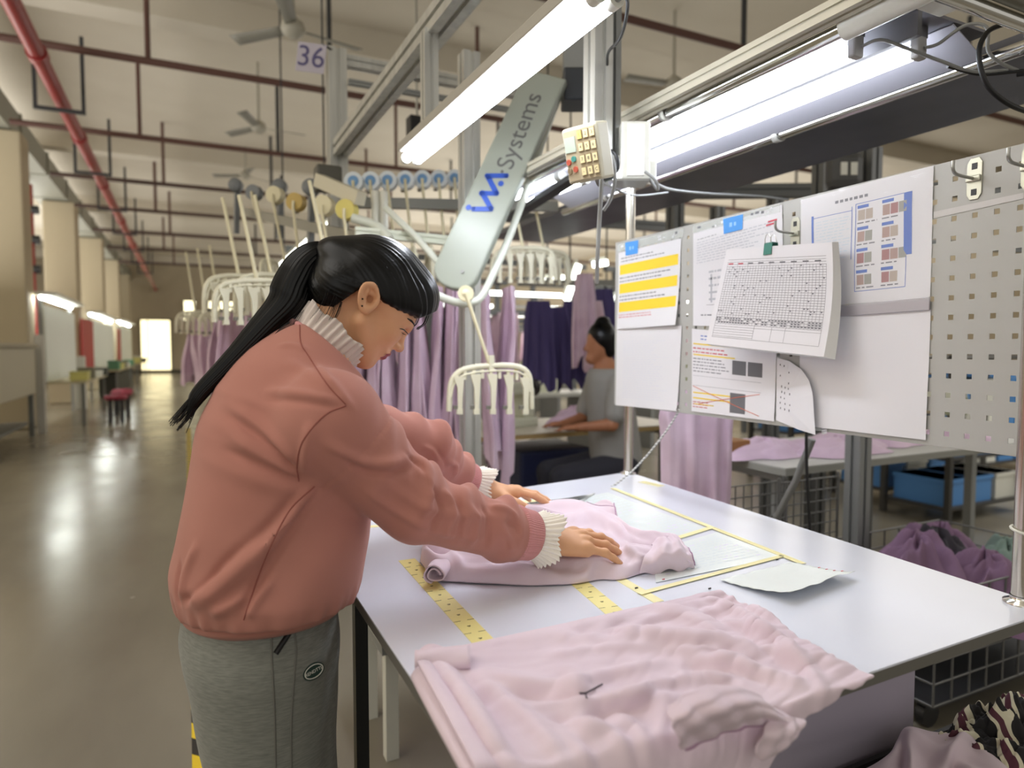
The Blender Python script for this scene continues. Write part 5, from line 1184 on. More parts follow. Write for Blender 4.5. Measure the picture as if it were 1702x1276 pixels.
# cuffs: pink rib then cream pleated ruffle
def cuff(wr, el, fr, nm):
    ax = fr[1]*.55+nrm(wr-el)*.45; ax = nrm(ax); X, Y, Z = frame(ax); c0 = wr-ax*.072
    N = 180; G = []
    for i, (s, r) in enumerate(((-.006, .030), (-.004, .048), (.002, .0515), (.010, .0485), (.022, .0465), (.036, .0455), (.041, .042))):
        G.append([c0+ax*s+(X*math.cos(a)+Y*math.sin(a))*(r+.0007*math.sin(a*70)) for a in np.linspace(0, 2*PI, 421)])
    MB().grid(np.array(G)).build('rib_cuff', rib_m, woman, solid=.002)
    G = []
    for i, s in enumerate(np.linspace(0, 1, 12)):
        row = []
        for a in np.linspace(0, 2*PI, 421):
            fl = s**1.5; r = .039+.013*fl+(.0012+.0022*s)*math.sin(a*34)+.006*fl*math.sin(a*3+1)+.0045*fl*math.sin(a*5+2.2)
            rad = X*math.cos(a)+Y*math.sin(a); row.append(c0+ax*(.037+.040*s-.006*fl*math.cos(a*4+1))+rad*r)
        G.append(row)
    MB().grid(np.array(G)).build('ruffle_cuff', ruff_m, woman, solid=.0008)
cuff(wrR, elR, HR, 'r'); cuff(wrL, elL, HLf, 'l')
# collar ruffle
nax = CAX; X, Y, Z = frame(nax, (1, 0, 0)); G = []
nc = CN-nax*.016
for s in np.linspace(0, 1, 9):
    row = []
    for a in np.linspace(0, 2*PI, 361):
        r = .064+.008*s+(.0008+.0030*s)*math.sin(a*32+.6*math.sin(a*3))+.004*s*math.sin(a*5); rad = X*math.cos(a)+Y*math.sin(a)
        row.append(nc+nax*(.050*s-.004*math.sin(a*7)*s)+rad*r)
    G.append(row)
MB().grid(np.array(G)).build('collar_ruffle', coll_m, woman, solid=.0006)
MB().tube([nc+nax*.004+(X*math.cos(a)+Y*math.sin(a))*.0665 for a in np.linspace(0, 2*PI, 60)], .006, 8).build('neck_band', rib_m, woman)
# -- sweatpants
def sd_pants(P):
    Q = P.copy(); Q[:, 1] = (P[:, 1]-YC)*.84
    d = rc(Q, V(.118, 0, .90), V(.112, 0, .80), .120, .134)
    for s in (-1, 1):
        hip = V(.112, YC+s*.055, .76); kn = V(.125, YC+s*.075, .45); an = V(.10, YC+s*.08, .10)
        g = rc(P, hip, kn, .122, .098); g = smin(g, rc(P, kn, an, .098, .072), .02)
        zz = P[:, 2]; xx = P[:, 0]
        g = g+.0035*np.sin(zz*26+xx*22+s)*np.clip((.75-zz)/.2, 0, 1)+.003*np.sin(zz*47-xx*30)*np.clip((.6-zz)/.2, 0, 1)
        d = smin(d, g, .02)
    # front crease
    d = d+.004*np.exp(-((P[:, 0]-.205-.1*(P[:, 2]-.7))/.010)**2)*np.clip((YC-.03-P[:, 1])/.05, 0, 1)
    return np.maximum(d, .075-P[:, 2])
v, f = surface_nets(sd_pants, (-.10, .98, .04), (.32, 1.52, .98), .005, bs=12, slack=1.8)
v = smooth_mesh(v, f, 2, .4)
pants = npmesh('sweatpants', v, f, pant_m, woman)
bvh = BVHTree.FromPolygons([tuple(p) for p in v], [tuple(map(int, q_)) for q_ in f])
seam([(451, 1036), (452, 1100), (456, 1180), (458, 1276)], r=.0016, m=mat('pant_seam', (112, 112, 106), .95), par=pants)
seam([(487, 1032), (492, 1080), (489, 1120), (484, 1200), (484, 1276)], r=.0016, m=mat('pant_seam', (112, 112, 106), .95), par=pants)
seam([(499, 1020), (480, 1052), (458, 1086)], 'pocket_zip', r=.0045, m=mat('zip_black', (20, 20, 22), .4), par=pants, lift=.001)
d = ray(520, 1115); h = bvh.ray_cast(Vector(CAM0), Vector(nrm(d)), 3)
bn = nrm(np.array(h[1])*.6-nrm(d)*.4); bp_ = np.array(h[0])+bn*.003; bxx = nrm(np.cross((0, 0, 1), bn)); byy = np.cross(bn, bxx); bxx, byy = bxx*math.cos(.18)+byy*math.sin(.18), byy*math.cos(.18)-bxx*math.sin(.18)
el_ = lambda rx, ry, lift: [bp_+bn*lift+bxx*rx*math.cos(a)+byy*ry*math.sin(a) for a in np.linspace(0, 2*PI, 40)[:-1]]
bd = MB().prism(el_(.0185, .0125, -.003), bn*.004).build('badge', mat('badge_green', (24, 52, 44), .4), pants)
MB().tube(el_(.0158, .0098, .0012), .0008, 6, closed=True).build('badge_ring', white_plastic, bd)
text('badge_lettering', 'RENDTTL', .0072, bp_+bn*.0014, bxx, byy, white_plastic, bd, .0002)
# shoes
for s in (-1, 1):
    g = lambda P, s=s: smax(smin(rc(P, V(.09, YC+s*.085, .055), V(.25, YC+s*.105, .045), .052, .042), rc(P, V(.09, YC+s*.085, .05), V(.10, YC+s*.085, .12), .05, .045), .02), .002-P[:, 2], .004)
    vv, fz = surface_nets(g, (-.03, YC+s*.09-.12, -.01), (.36, YC+s*.09+.12, .19), .008, bs=12); npmesh('shoe', vv, fz, white_plastic, woman)
# ================================================================ garments on and below the table
shirt_m = mat('shirt_lilac', (224, 206, 217), .85, noise=(7, (217, 198, 210), 3), bump=(650, .12, .0008), sheen=.15)
shirt_s = mat('seam_lilac', (176, 140, 168), .9)
def fbm(p, s, o=3): return sum(mnoise.noise((p[0]*s*2**k+3.1, p[1]*s*2**k+1.7, p[2]*s*2**k))/2**k for k in range(o))
# --- the draped shirt: a sheet let fall over the near edge of the table
nu, nv = 76, 92
BL, BR = Pz(694, 1096, .862), Pz(1196, 986, .862); us = np.linspace(0, 1, nu); vs_ = np.linspace(0, 1, nv)
tmax = np.interp(us, [0, .3, .45, .6, .8, 1], [.50, .50, .44, .350, .325, .310])
X0 = np.zeros((nu, nv, 3)); REST = np.zeros((nu, nv, 2))
for i, u in enumerate(us):
    b0 = BL*(1-u)+BR*u
    for j, v in enumerate(vs_):
        t = v*tmax[i]; X0[i, j] = (b0[0]+(.015+.03*u)*v*.3, b0[1]-t, .868+(.004*math.sin(u*31+v*9)*math.sin(v*23+u*7)+.003*math.sin(u*55-v*31))*min(1, max(0, j-5)/8)); REST[i, j] = (u*.60, t*1.035)
pos = X0.reshape(-1, 3).copy(); rest = REST.reshape(-1, 2); idx = np.arange(nu*nv).reshape(nu, nv); cons = []
def addc(a, b, k):
    a = a.ravel(); b = b.ravel(); L = np.linalg.norm(rest[a]-rest[b], axis=1); cons.append((a, b, L, k))
for o in (0, 1):
    addc(idx[o:-1:2], idx[o+1::2][:len(idx[o:-1:2])], 1.0); A = idx[:, o:-1:2]; addc(A, idx[:, o+1::2][:, :A.shape[1]], 1.0)
    A = idx[o:-1:2, :-1]; B_ = idx[o+1::2, 1:][:A.shape[0]]; addc(A, B_, .35); A = idx[o:-1:2, 1:]; B_ = idx[o+1::2, :-1][:A.shape[0]]; addc(A, B_, .35)
for o in range(4):
    A = idx[o:-2:4]; addc(A, idx[o+2::4][:A.shape[0]], .10); A = idx[:, o:-2:4]; addc(A, idx[:, o+2::4][:, :A.shape[1]], .10)
ridges = [((.36, .80), (.52, .62), .006, .018), ((.50, .84), (.72, .70), .010, .016), ((.60, .80), (.79, .62), .016, .020), ((.42, .70), (.60, .60), .008, .014), ((.70, .87), (.80, .74), .010, .016), ((.30, .90), (.30, .60), .014, .020), ((.30, .885), (.78, .865), .008, .03), ((.64, .70), (.70, .60), .014, .015), ((.46, .76), (.40, .62), .007, .012)]
def hfield(x, y):
    h = np.full(len(x), .859)
    for (ax_, ay_), (bx_, by_), a, w in ridges:
        dx, dy = bx_-ax_, by_-ay_; t = np.clip(((x-ax_)*dx+(y-ay_)*dy)/(dx*dx+dy*dy), 0, 1); d2_ = (x-ax_-t*dx)**2+(y-ay_-t*dy)**2; h = h+a*np.exp(-d2_/(w*w))
    return h
TA, TB = idx[:, 4:].ravel(), np.repeat(idx[:, 3], nv-4); TL = np.linalg.norm(rest[TA]-rest[TB], axis=1)*1.01
prev = pos.copy(); ey, ex = .570, .256
for j in range(nv):   # the left hem follows the table's left edge
    tl = min(1, j/52); X0[:, j, 0] -= (1-us)*.022*tl
pos = X0.reshape(-1, 3).copy()
pin = np.concatenate([idx[:, :4].ravel(), idx[0, 4:50], idx[-1, 4:40]]); pinp = pos[pin].copy()
for step in range(150):
    vel = (pos-prev)*.965; prev = pos.copy(); pos = pos+vel; pos[:, 2] -= 9.8*(1/75)**2
    for it in range(9):
        for a, b, L, k in cons:
            d = pos[b]-pos[a]; l = np.linalg.norm(d, axis=1)+1e-9; c = (k*.5*(l-L)/l)[:, None]*d; pos[a] += c; pos[b] -= c
        pos[pin] += (pinp-pos[pin])*.2
        d = pos[TA]-pos[TB]; l = np.linalg.norm(d, axis=1)+1e-9; pos[TA] -= (np.maximum(0, l-TL)/l)[:, None]*d
    hf = hfield(pos[:, 0], pos[:, 1]); ins = (pos[:, 0] > ex) & (pos[:, 1] > ey) & (pos[:, 2] < hf)
    pz_, py_, px_ = hf-pos[:, 2], pos[:, 1]-ey, pos[:, 0]-ex
    upm = ins & ((pz_ <= np.minimum(py_, px_)+.012)); sid = ins & ~upm
    pos[upm, 2] = hf[upm]; prev[upm, :2] = pos[upm, :2]*.6+prev[upm, :2]*.4; prev[upm, 2] = pos[upm, 2]
    sy = sid & (py_ <= px_); pos[sy, 1] = ey; sx_ = sid & (py_ > px_); pos[sx_, 0] = ex
G = pos.reshape(nu, nv, 3)
for i in range(nu):
    for j in range(nv):
        x_, y_ = us[i], vs_[j]; w1 = mnoise.noise((x_*2.2, y_*2.2, 9.0)); k_ = min(1, j/8); G[i, j] += V(0, -.35, .94)*k_*(.0042*(.55-abs(mnoise.noise((x_*1.8+w1*.7, y_*11+w1*1.6+x_*1.2, 1.0)))*2.2)+.0026*(.5-abs(mnoise.noise((x_*4+w1, y_*24+w1*3-x_*3, 4.0)))*2)+.0015*mnoise.noise((x_*26, y_*40, 5.0)))
G = emboss_grid(G, [([(1165, 992), (1215, 1015), (1275, 1050), (1330, 1100), (1372, 1160)], .010, .010), ([(1150, 1005), (1200, 1030), (1260, 1068), (1310, 1118)], .008, -.006), ([(1240, 1010), (1310, 1040), (1380, 1080)], .010, .006),
    ([(800, 1120), (900, 1142), (1000, 1128), (1120, 1100)], .011, .007), ([(840, 1150), (930, 1165), (1020, 1150)], .008, -.005), ([(860, 1185), (980, 1172), (1080, 1150), (1170, 1132), (1250, 1140)], .010, .009), ([(890, 1205), (1000, 1190), (1090, 1172)], .008, -.006),
    ([(735, 1110), (775, 1165), (815, 1225), (840, 1276)], .010, .010), ([(760, 1110), (805, 1165), (850, 1230), (880, 1276)], .008, -.007), ([(790, 1125), (850, 1180), (905, 1230), (940, 1276)], .010, .008), ([(880, 1195), (940, 1222), (985, 1276)], .009, .007), ([(935, 1190), (1010, 1222), (1060, 1276)], .009, .008), ([(905, 1200), (965, 1235), (1010, 1276)], .007, -.005), ([(1010, 1180), (1060, 1220), (1090, 1276)], .008, .006),
    ([(980, 1060), (1080, 1050), (1190, 1062)], .012, .006), ([(900, 1095), (1000, 1082), (1100, 1078)], .010, .005), ([(1100, 1085), (1190, 1090), (1270, 1115)], .010, .007), ([(1120, 1110), (1210, 1112), (1290, 1140)], .008, -.005), ([(850, 1075), (950, 1050), (1060, 1020)], .012, .004), ([(1100, 1020), (1150, 1030), (1220, 1070)], .010, .005)], (0, -.3, 1), 1.5)
drape = thing('draped_shirt', 'lilac shirt draped over the near left corner of the table', 'shirt', G[nu//2, 8])
MB().grid(G).build('body', shirt_m, drape, solid=.005, subd=1, offset=0)
def roll(c, ax, r, L, turns, m, parent, nm='cuff', seed=0, squash=.75):
    X, Y, Z = frame(ax); rows = []
    for s in np.linspace(0, 1, 14):
        row = []
        for k in range(70):
            a = turns*2*PI*k/69; rr_ = r*(.45+.55*k/69)*(1+.08*math.sin(a*3+seed+s*4)); p = np.asarray(c)+Z*L*s+X*rr_*math.cos(a)+Y*rr_*math.sin(a)*squash; row.append(p)
        rows.append(row)
    return MB().grid(np.array(rows)).build(nm, m, parent, solid=.0025)
roll(Pz(690, 1098, .872), V(.9, -.32, .02), .020, .075, 1.6, shirt_m, drape, seed=1)
roll(Pz(702, 1118, .868), V(-.07, -.99, -.01), .021, .24, 1.3, shirt_m, drape, seed=3)
# the sleeve that hangs open at the front
def patch(curves, ys, n=40, m_=22, bulge=.012, amp=.004):
    C_ = [spline([PY(x, y, Y_) for x, y in c], n) for c, Y_ in zip(curves, ys)]; R_ = np.array([spline([C_[k][i] for k in range(len(C_))], m_) for i in range(n)])
    for i in range(n):
        for j in range(m_): R_[i, j] += V(0, -1, .3)*(bulge*math.sin(PI*min(1, (j+3)/(m_+2)))*math.sin(PI*(i+2)/(n+3))+amp*math.sin(j*.9+i*.35)*.6+amp*.7*math.sin(i*.8-j*.3))
    return R_
sl = patch([[(1108, 1172), (1140, 1150), (1190, 1138), (1240, 1146), (1285, 1176), (1330, 1204)], [(1116, 1205), (1150, 1188), (1200, 1174), (1245, 1172), (1285, 1190), (1322, 1212)], [(1130, 1246), (1175, 1228), (1215, 1214), (1250, 1204), (1280, 1206), (1308, 1222)]], [.572, .548, .556])
MB().grid(sl).build('sleeve', shirt_m, drape, solid=.003, subd=1)
MB().tube([sl[i, -1] for i in range(1, 30)], .0022, 6).build('sleeve_hem', shirt_s, drape)
fl = patch([[(1282, 1186), (1310, 1190), (1336, 1196)], [(1268, 1216), (1295, 1226), (1322, 1222)], [(1252, 1250), (1268, 1264), (1296, 1246)]], [.552, .540, .548], 20, 16, .008, .003)
MB().grid(fl).build('sleeve_end', shirt_m, drape, solid=.003, subd=1)
p = Pz(984, 1156, .868)
from mathutils.bvhtree import BVHTree as _BT
dv_ = [tuple(q) for q in G.reshape(-1, 3)]; df = [(i*nv+j, i*nv+j+1, (i+1)*nv+j+1, (i+1)*nv+j) for i in range(nu-1) for j in range(nv-1)]; db = _BT.FromPolygons(dv_, df)
def on_drape(x, y, lift=.005):
    h = db.ray_cast(Vector(CAM0), Vector(nrm(ray(x, y))), 3); return None if h[0] is None else np.array(h[0])+V(0, -.3, 1)*lift
th = [on_drape(*q) for q in ((962, 1157), (972, 1157), (984, 1151), (1000, 1142))]
if all(q is not None for q in th):
    g = MB().tube(spline(th, 16), .0011, 6); q2 = [on_drape(*q) for q in ((972, 1157), (974, 1165))]
    if all(q is not None for q in q2): g.tube(q2, .001, 6)
    tag(g.build('thread', mat('thread_dark', (70, 60, 70), .8)), 'dark loose thread lying on the draped shirt', 'thread')
# --- the folded shirt under the hands
def coons(name, label, fr, bk, zf, H, parent=None, nu=110, nv=46, z0=.8515, m=None, fold=None, edge=.12):
    F_ = spline([Pz(x, y, z0) for x, y in fr], nu); B_ = spline([Pz(x, y, zf) for x, y in bk], nu); G = np.zeros((nu, nv, 3))
    for i in range(nu):
        u = i/(nu-1); e = min(1, u/.035, (1-u)/.05)**.5
        for j in range(nv):
            v = j/(nv-1); p = F_[i]*(1-v)+B_[i]*v; p[2] = z0
            pr_ = (1-(1-min(v/edge, 1))**2.2)**.5 if v < edge else (1-(max(0, (v-(1-edge))/edge))**2.2)**.5
            h = H(u) if callable(H) else H
            p[2] += h*pr_*e*(1+(fold(u, v) if fold else 0)); G[i, j] = p
    return G
f0 = lambda u, v: 1.5*(.16*math.sin(v*15+u*5+1.5*math.sin(u*4))*(1-abs(v-.5))+.10*math.sin(u*26+v*8)*max(0, 1-v*2)+.12*math.sin(u*9-v*6)+.10*math.sin(v*34+u*11)*.6+.20*mnoise.noise((u*9, v*5, 2.0))+.10*mnoise.noise((u*24, v*12, 7.0)))
fr = [(699, 934), (722, 963), (771, 969), (830, 972), (884, 974), (957, 971), (996, 964), (1030, 964), (1062, 955), (1098, 946), (1132, 946), (1154, 938)]
bk = [(702, 898), (745, 886), (810, 866), (868, 849), (905, 843), (945, 842), (985, 843), (1018, 858), (1050, 885), (1092, 893), (1124, 894), (1152, 928)]
fs = thing('folded_shirt', 'folded lilac shirt lying under the hands of the woman', 'shirt', Pz(930, 920, .852))
G = coons('b', '', fr, bk, .866, lambda u: np.interp(u, [0, .06, .3, .6, .8, .9, 1], [.040, .038, .034, .034, .030, .026, .012]), fold=f0)
G = emboss_grid(G, [([(740, 925), (830, 915), (930, 932), (1040, 930)], .008, .008), ([(760, 938), (860, 930), (950, 944), (1040, 944)], .006, -.006), ([(750, 948), (850, 946), (940, 954), (1010, 950)], .007, .007), ([(880, 955), (960, 945), (1050, 950)], .005, -.005), ([(1040, 905), (1060, 925), (1100, 930)], .006, .006), ([(940, 915), (1000, 922), (1060, 915)], .006, .005), ([(735, 912), (760, 930), (770, 950)], .006, .006), ([(780, 950), (795, 962), (820, 965)], .005, .005)], (0, -.3, 1), 1.5)
MB().grid(G).build('body', shirt_m, fs, solid=.003, subd=1)
roll(Pz(738, 938, .876), V(-.60, -.75, -.03), .023, .055, 1.7, shirt_m, fs, seed=5, squash=.8)
# upper sleeve with the dark edged cuff behind the near hand
fr2 = [(866, 868), (910, 870), (950, 872), (985, 872), (1010, 874), (1028, 874)]; bk2 = [(868, 850), (905, 845), (945, 843), (975, 843), (1003, 842), (1026, 858)]
G2 = coons('s', '', fr2, bk2, .872, .028, nu=50, nv=26, z0=.864, fold=lambda u, v: .25*math.sin(u*12+v*4)+.2*math.sin(v*9+u*5)); MB().grid(G2).build('sleeve', shirt_m, fs, solid=.002)
MB().tube([q+V(.002, 0, .002) for q in G2[-4, 2:-2]], .0016, 6).build('cuff_edge', shirt_s, fs)
MB().tube([G2[i, 15]+V(0, 0, .003) for i in range(28, 46)], .0009, 6).build('seam', shirt_s, fs)
# peaked sleeve end at the right tip
ps = []
pk = [[Pz(1062, 955, .853), Pz(1098, 951, .853), Pz(1133, 948, .853), Pz(1155, 940, .855)], [Pz(1070, 930, .880), Pz(1100, 920, .895), Pz(1128, 918, .893), Pz(1152, 930, .872)], [Pz(1085, 905, .885), Pz(1110, 897, .903), Pz(1128, 900, .900), Pz(1146, 918, .878)], [Pz(1078, 900, .872), Pz(1100, 890, .875), Pz(1120, 893, .873), Pz(1138, 908, .865)]]
cols = [spline([pk[r][c] for r in range(4)], 18) for c in range(4)]; rows = [spline([cols[c][k] for c in range(4)], 24) for k in range(18)]
PG = np.array(rows)
for i in range(18):
    for j in range(24): PG[i, j, 2] += .004*math.sin(j*.75+i*.3)+.002*math.sin(i*1.3-j*.4)
MB().grid(PG).build('sleeve_end', shirt_m, fs, solid=.002, subd=1)
MB().tube([PG[i, -1]+V(.001, 0, .001) for i in range(2, 17)], .0013, 6).build('cuff_edge', shirt_s, fs)
# --- goods in the bin at the lower right
bin_c = V(.98, .40, 0)
bn_ = thing('cloth_bin', 'dark cloth bin below the near edge of the table at the lower right', 'bin', (1.35, .73, 0)); g = MB()
g.bx(.98, 1.72, .50, .83, .02, .03)
for x0, x1, y0, y1 in ((.98, .99, .50, .83), (1.71, 1.72, .50, .83), (.98, 1.72, .50, .51), (.98, 1.72, .82, .83)): g.bx(x0, x1, y0, y1, .02, .50)
g.build('body', mat('bin_black', (38, 36, 38), .7), bn_)
MB().bx(1.0, 1.70, .52, .81, .03, .46).build('liner', mat('bin_liner', (52, 46, 52), .9), bn_)
zeb = mat('zebra_print', (222, 216, 190), .8)
def zebra(m):
    nt = m.node_tree; b = nt.nodes['Principled BSDF']; tc = nt.nodes.new('ShaderNodeTexCoord'); w = nt.nodes.new('ShaderNodeTexWave'); mp = nt.nodes.new('ShaderNodeMapping'); mp.inputs['Rotation'].default_value = (.3, .2, .9)
    w.inputs['Scale'].default_value = 5.5; w.inputs['Distortion'].default_value = 9; w.inputs['Detail'].default_value = 2; w.inputs['Detail Scale'].default_value = 1.2
    r = nt.nodes.new('ShaderNodeValToRGB'); r.color_ramp.interpolation = 'CONSTANT'; e = r.color_ramp.elements
    e[0].position = 0; e[0].color = S(24, 22, 24); e[1].position = .46; e[1].color = S(222, 216, 190); k = e.new(.86); k.color = S(88, 44, 58)
    nt.links.new(tc.outputs['Object'], mp.inputs[0]); nt.links.new(mp.outputs[0], w.inputs['Vector']); nt.links.new(w.outputs['Fac'], r.inputs[0]); nt.links.new(r.outputs[0], b.inputs['Base Color'])
zebra(zeb)
zc = Pz(1660, 1210, .56)
def crumple(c, rx, ry, h, seed, n=60, rot=0.0):
    G = np.zeros((n, n, 3)); cr, sr = math.cos(rot), math.sin(rot)
    for i in range(n):
        for j in range(n):
            a, b = i/(n-1)*2-1, j/(n-1)*2-1; e = max(0, 1-max(abs(a), abs(b))**4)
            z = h*e*(.75+.35*mnoise.noise((a*1.6+seed, b*1.6, 1))+.28*abs(mnoise.noise((a*3.5, b*3.5+seed, 4)))+.14*abs(mnoise.noise((a*8+seed, b*8, 9)))); x, y = a*rx*(1+.12*math.sin(b*4+seed)), b*ry*(1+.10*math.sin(a*5+seed))
            G[i, j] = (c[0]+x*cr-y*sr, c[1]+x*sr+y*cr, c[2]+z)
    return G
for i, (px, py, rx, ry, h, sd, rot, lb) in enumerate(((1640, 1222, .15, .075, .13, 2, -.35, 'zebra printed garment crumpled in the bin at the lower right'), (1668, 1180, .13, .06, .15, 7, -.1, 'zebra printed garment nearest to the table panel, in the bin'), (1705, 1262, .12, .06, .08, 11, -.5, 'zebra printed garment at the lower right picture corner'))):
    q = Pz(px, py, .58); q[1] = min(q[1], .74); q[2] = .462; tag(MB().grid(crumple(q, rx, ry, h, sd, rot=rot)).build('printed_garment', zeb, subd=1), lb, 'garment', 'printed garments in the bin')
# lilac shirt lying on the bin, with a neckline notch
o_ = [(1388, 1300), (1400, 1268), (1468, 1248), (1490, 1222), (1508, 1196), (1516, 1192)]; n2 = 50
fr3 = [(1330, 1330), (1380, 1279), (1435, 1262), (1476, 1243), (1492, 1215), (1508, 1192), (1550, 1203), (1590, 1205), (1608, 1203), (1640, 1230), (1690, 1276), (1720, 1310)]
T_ = spline([Pz(x, y, .57) for x, y in fr3], 90); T_[:, 2] = .575; cen = Pz(1540, 1420, .56)
G = np.zeros((90, 36, 3))
for i in range(90):
    for j in range(36):
        s = j/35; p = T_[i]*(1-s)+(cen+(T_[i]-cen)*.15)*s; p[2] = .560+.018*math.sin(s*PI)-.012*(1-min(1, s*9))**2+.009*math.sin(i*.31+s*6)*min(1, s*3)+.006*math.sin(i*.13-s*17)*min(1, s*3)+.010*mnoise.noise((i*.07, s*5, 3)); G[i, j] = p
tag(MB().grid(G).build('lilac_shirt', shirt_m, solid=.004, subd=1), 'lilac shirt lying over the bin at the bottom right of the picture', 'shirt')
# ================================================================ sewing lines behind
grey_top = mat('grey_top', (176, 176, 170), .4); wood_top = mat('pale_wood_top', (206, 200, 182), .4); wood_edge = mat('wood_edge', (176, 148, 96), .5)
navy = mat('navy_crate', (28, 34, 66), .5); mach = mat('machine_cream', (206, 208, 186), .35); mach_g = mat('machine_green', (150, 154, 128), .4)
def sew_table(x0, x1, y0, y1, label, zt=.76, edge=None, top=None):
    t = thing('sewing_table', label, 'table', ((x0+x1)/2, (y0+y1)/2, 0))
    MB().bx(x0, x1, y0, y1, zt-.006, zt).build('tabletop', top or wood_top, t); MB().bx(x0+.001, x1-.001, y0+.001, y1-.001, zt-.035, zt-.006).build('edge_band', edge or wood_edge, t)
    for x in (x0+.1, x1-.1):
        MB().bx(x-.03, x+.03, y0+.1, y1-.1, zt-.08, zt-.035).build('rail', alu_dull, t)
        for y in (y0+.12, y1-.12): MB().bx(x-.025, x+.025, y-.025, y+.025, 0, zt-.08).build('leg', alu_dull, t)
    return t
def sewing_machine(p, label, rz=0):
    t = thing('sewing_machine', label, 'sewing machine', p); x, y, z = p
    c, s = math.cos(rz), math.sin(rz); ax = (V(c, s, 0), V(-s, c, 0), V(0, 0, 1)); Q = lambda u, v, w: V(x, y, z)+ax[0]*u+ax[1]*v+ax[2]*w
    MB().box(Q(0, 0, .03), (.48, .18, .06), ax).build('bed', mach, t, bevel=.01)
    MB().box(Q(.18, 0, .16), (.11, .13, .22), ax).build('column', mach, t, bevel=.02)
    MB().box(Q(0, 0, .26), (.46, .12, .09), ax).build('arm', mach, t, bevel=.02)
    MB().box(Q(-.2, 0, .18), (.08, .11, .12), ax).build('head', mach_g, t, bevel=.015)
    MB().cyl(Q(.24, 0, .26), Q(.29, 0, .26), .06, n=20).build('hand_wheel', black_plastic, t)
    MB().cyl(Q(-.2, 0, .12), Q(-.2, 0, .06), .006, n=8).build('needle_bar', chrome, t)
    MB().cyl(Q(.1, 0, .3), Q(.1, 0, .42), .006, n=8).build('thread_stand', chrome, t)
    MB().cyl(Q(.1, 0, .34), Q(.1, 0, .42), .025, .015, n=14).build('spool', yel_m, t)
tA = sew_table(1.62, 3.2, 3.72, 4.5, 'pale sewing table with a wood edge behind the pegboard, at its left')
sewing_machine((1.95, 4.1, .76), 'cream sewing machine on the pale table left of the pegboard', .3)
tB = sew_table(2.32, 4.8, 2.05, 2.75, 'grey work table behind the pegboard, covered with lilac cloth', .78, mat('grey_edge', (150, 150, 142), .5), grey_top)
tag(MB().bx(1.95, 2.5, 3.85, 4.35, .14, .62).build('navy_bin', navy, bevel=.02), 'navy blue bin under the pale sewing table', 'bin')
sewing_machine((3.9, 2.45, .78), 'cream sewing machine behind the pegboard holes', 2.8)
def heap(name, label, c, r, h, m, seed, cat='cloth', n=28, spread=1.0):
    rr = random.Random(seed); ph_ = [rr.uniform(0, 6) for _ in range(6)]; G = []
    for i in range(n):
        s = i/(n-1); row = []
        for k in range(n*2+1):
            a = 2*PI*k/(n*2); R = (1+.22*math.sin(a*2+ph_[0])+.12*math.sin(a*5+ph_[1])+.06*math.sin(a*9+ph_[5]))
            z = h*(1-s**2.2)*(1+.25*math.sin(a*3+s*6+ph_[2])*s)+.12*h*math.sin(s*14+a*4+ph_[3])*(1-s)+.10*h*math.sin(a*11+s*9+ph_[4])*s*(1-s)*2
            row.append((c[0]+r[0]*s*R*math.cos(a), c[1]+r[1]*s*R*math.sin(a), c[2]+max(z, 0.0)+.003))
        G.append(row)
    return tag(MB().grid(np.array(G)).build(name, m), label, cat)
heap('lilac_cloth', 'lilac cloth bundled on the pale sewing table beside the worker', (2.45, 4.0, .76), (.20, .16), .12, lilac, 1)
for i, (x, y, r) in enumerate(((2.55, 2.4, .26), (2.95, 2.3, .30), (3.4, 2.45, .28), (3.85, 2.25, .2))):
    heap('lilac_cloth', 'lilac cloth lying on the grey work table, %s from the left' % ['first', 'second', 'third', 'fourth'][i], (x, y, .78), (r, .22), .07, lilac, 3+i)
tag(MB().bx(2.30, 2.42, 2.35, 2.6, .7803, .86).build('brown_box', mat('brown_card', (150, 104, 60), .7), bevel=.004), 'small brown box among the lilac cloth on the grey table', 'box')
# worker behind the board
HWc = PD(997, 572, 4.15)
worker = thing('person', 'seated worker with black hair and grey top behind the left edge of the pegboard', 'person', (HWc[0], HWc[1], 0))
d2 = nrm(V(-.9, .1, 0)); s2 = nrm(np.cross((0, 0, 1), d2)); o2 = HWc
Wq = lambda f_, l_, u_: o2+d2*f_+s2*l_+V(0, 0, u_)
handW = Wq(.12, .05, -.40)
def sd_worker(P):
    d = ell(P, Wq(0, 0, .02), (.085, .075, .11)); d = smin(d, rc(P, Wq(.03, 0, -.05), Wq(.06, 0, -.09), .05, .035), .03)
    d = smin(d, rc(P, Wq(.085, 0, .0), Wq(.1, 0, -.03), .010, .014), .015)
    d = smin(d, rc(P, Wq(-.02, 0, -.06), Wq(-.05, 0, -.17), .05, .055), .02)
    d = smin(d, rc(P, Wq(-.06, 0, -.24), Wq(-.12, 0, -.72), .13, .15), .05)
    for s in (-1, 1):
        sh = Wq(-.05, s*.17, -.25); el_ = Wq(.02, s*.2, -.48); wr = Wq(.20, s*.10, -.50)
        d = smin(d, rc(P, sh, el_, .05, .038), .03); d = smin(d, rc(P, el_, wr, .038, .026), .015)
        d = smin(d, ell(P, wr+d2*.05, (.05, .04, .018)), .015)
        for k in range(4): d = smin(d, rc(P, wr+d2*.07+s2*(-.024+.016*k), wr+d2*.14+s2*(-.03+.02*k)-V(0, 0, .015), .009, .006), .004)
        hip = Wq(-.12, s*.09, -.76); kn = Wq(.30, s*.1, -.80); d = smin(d, rc(P, hip, kn, .085, .06), .03); d = smin(d, rc(P, kn, Wq(.28, s*.1, -1.22), .055, .04), .02)
    return d
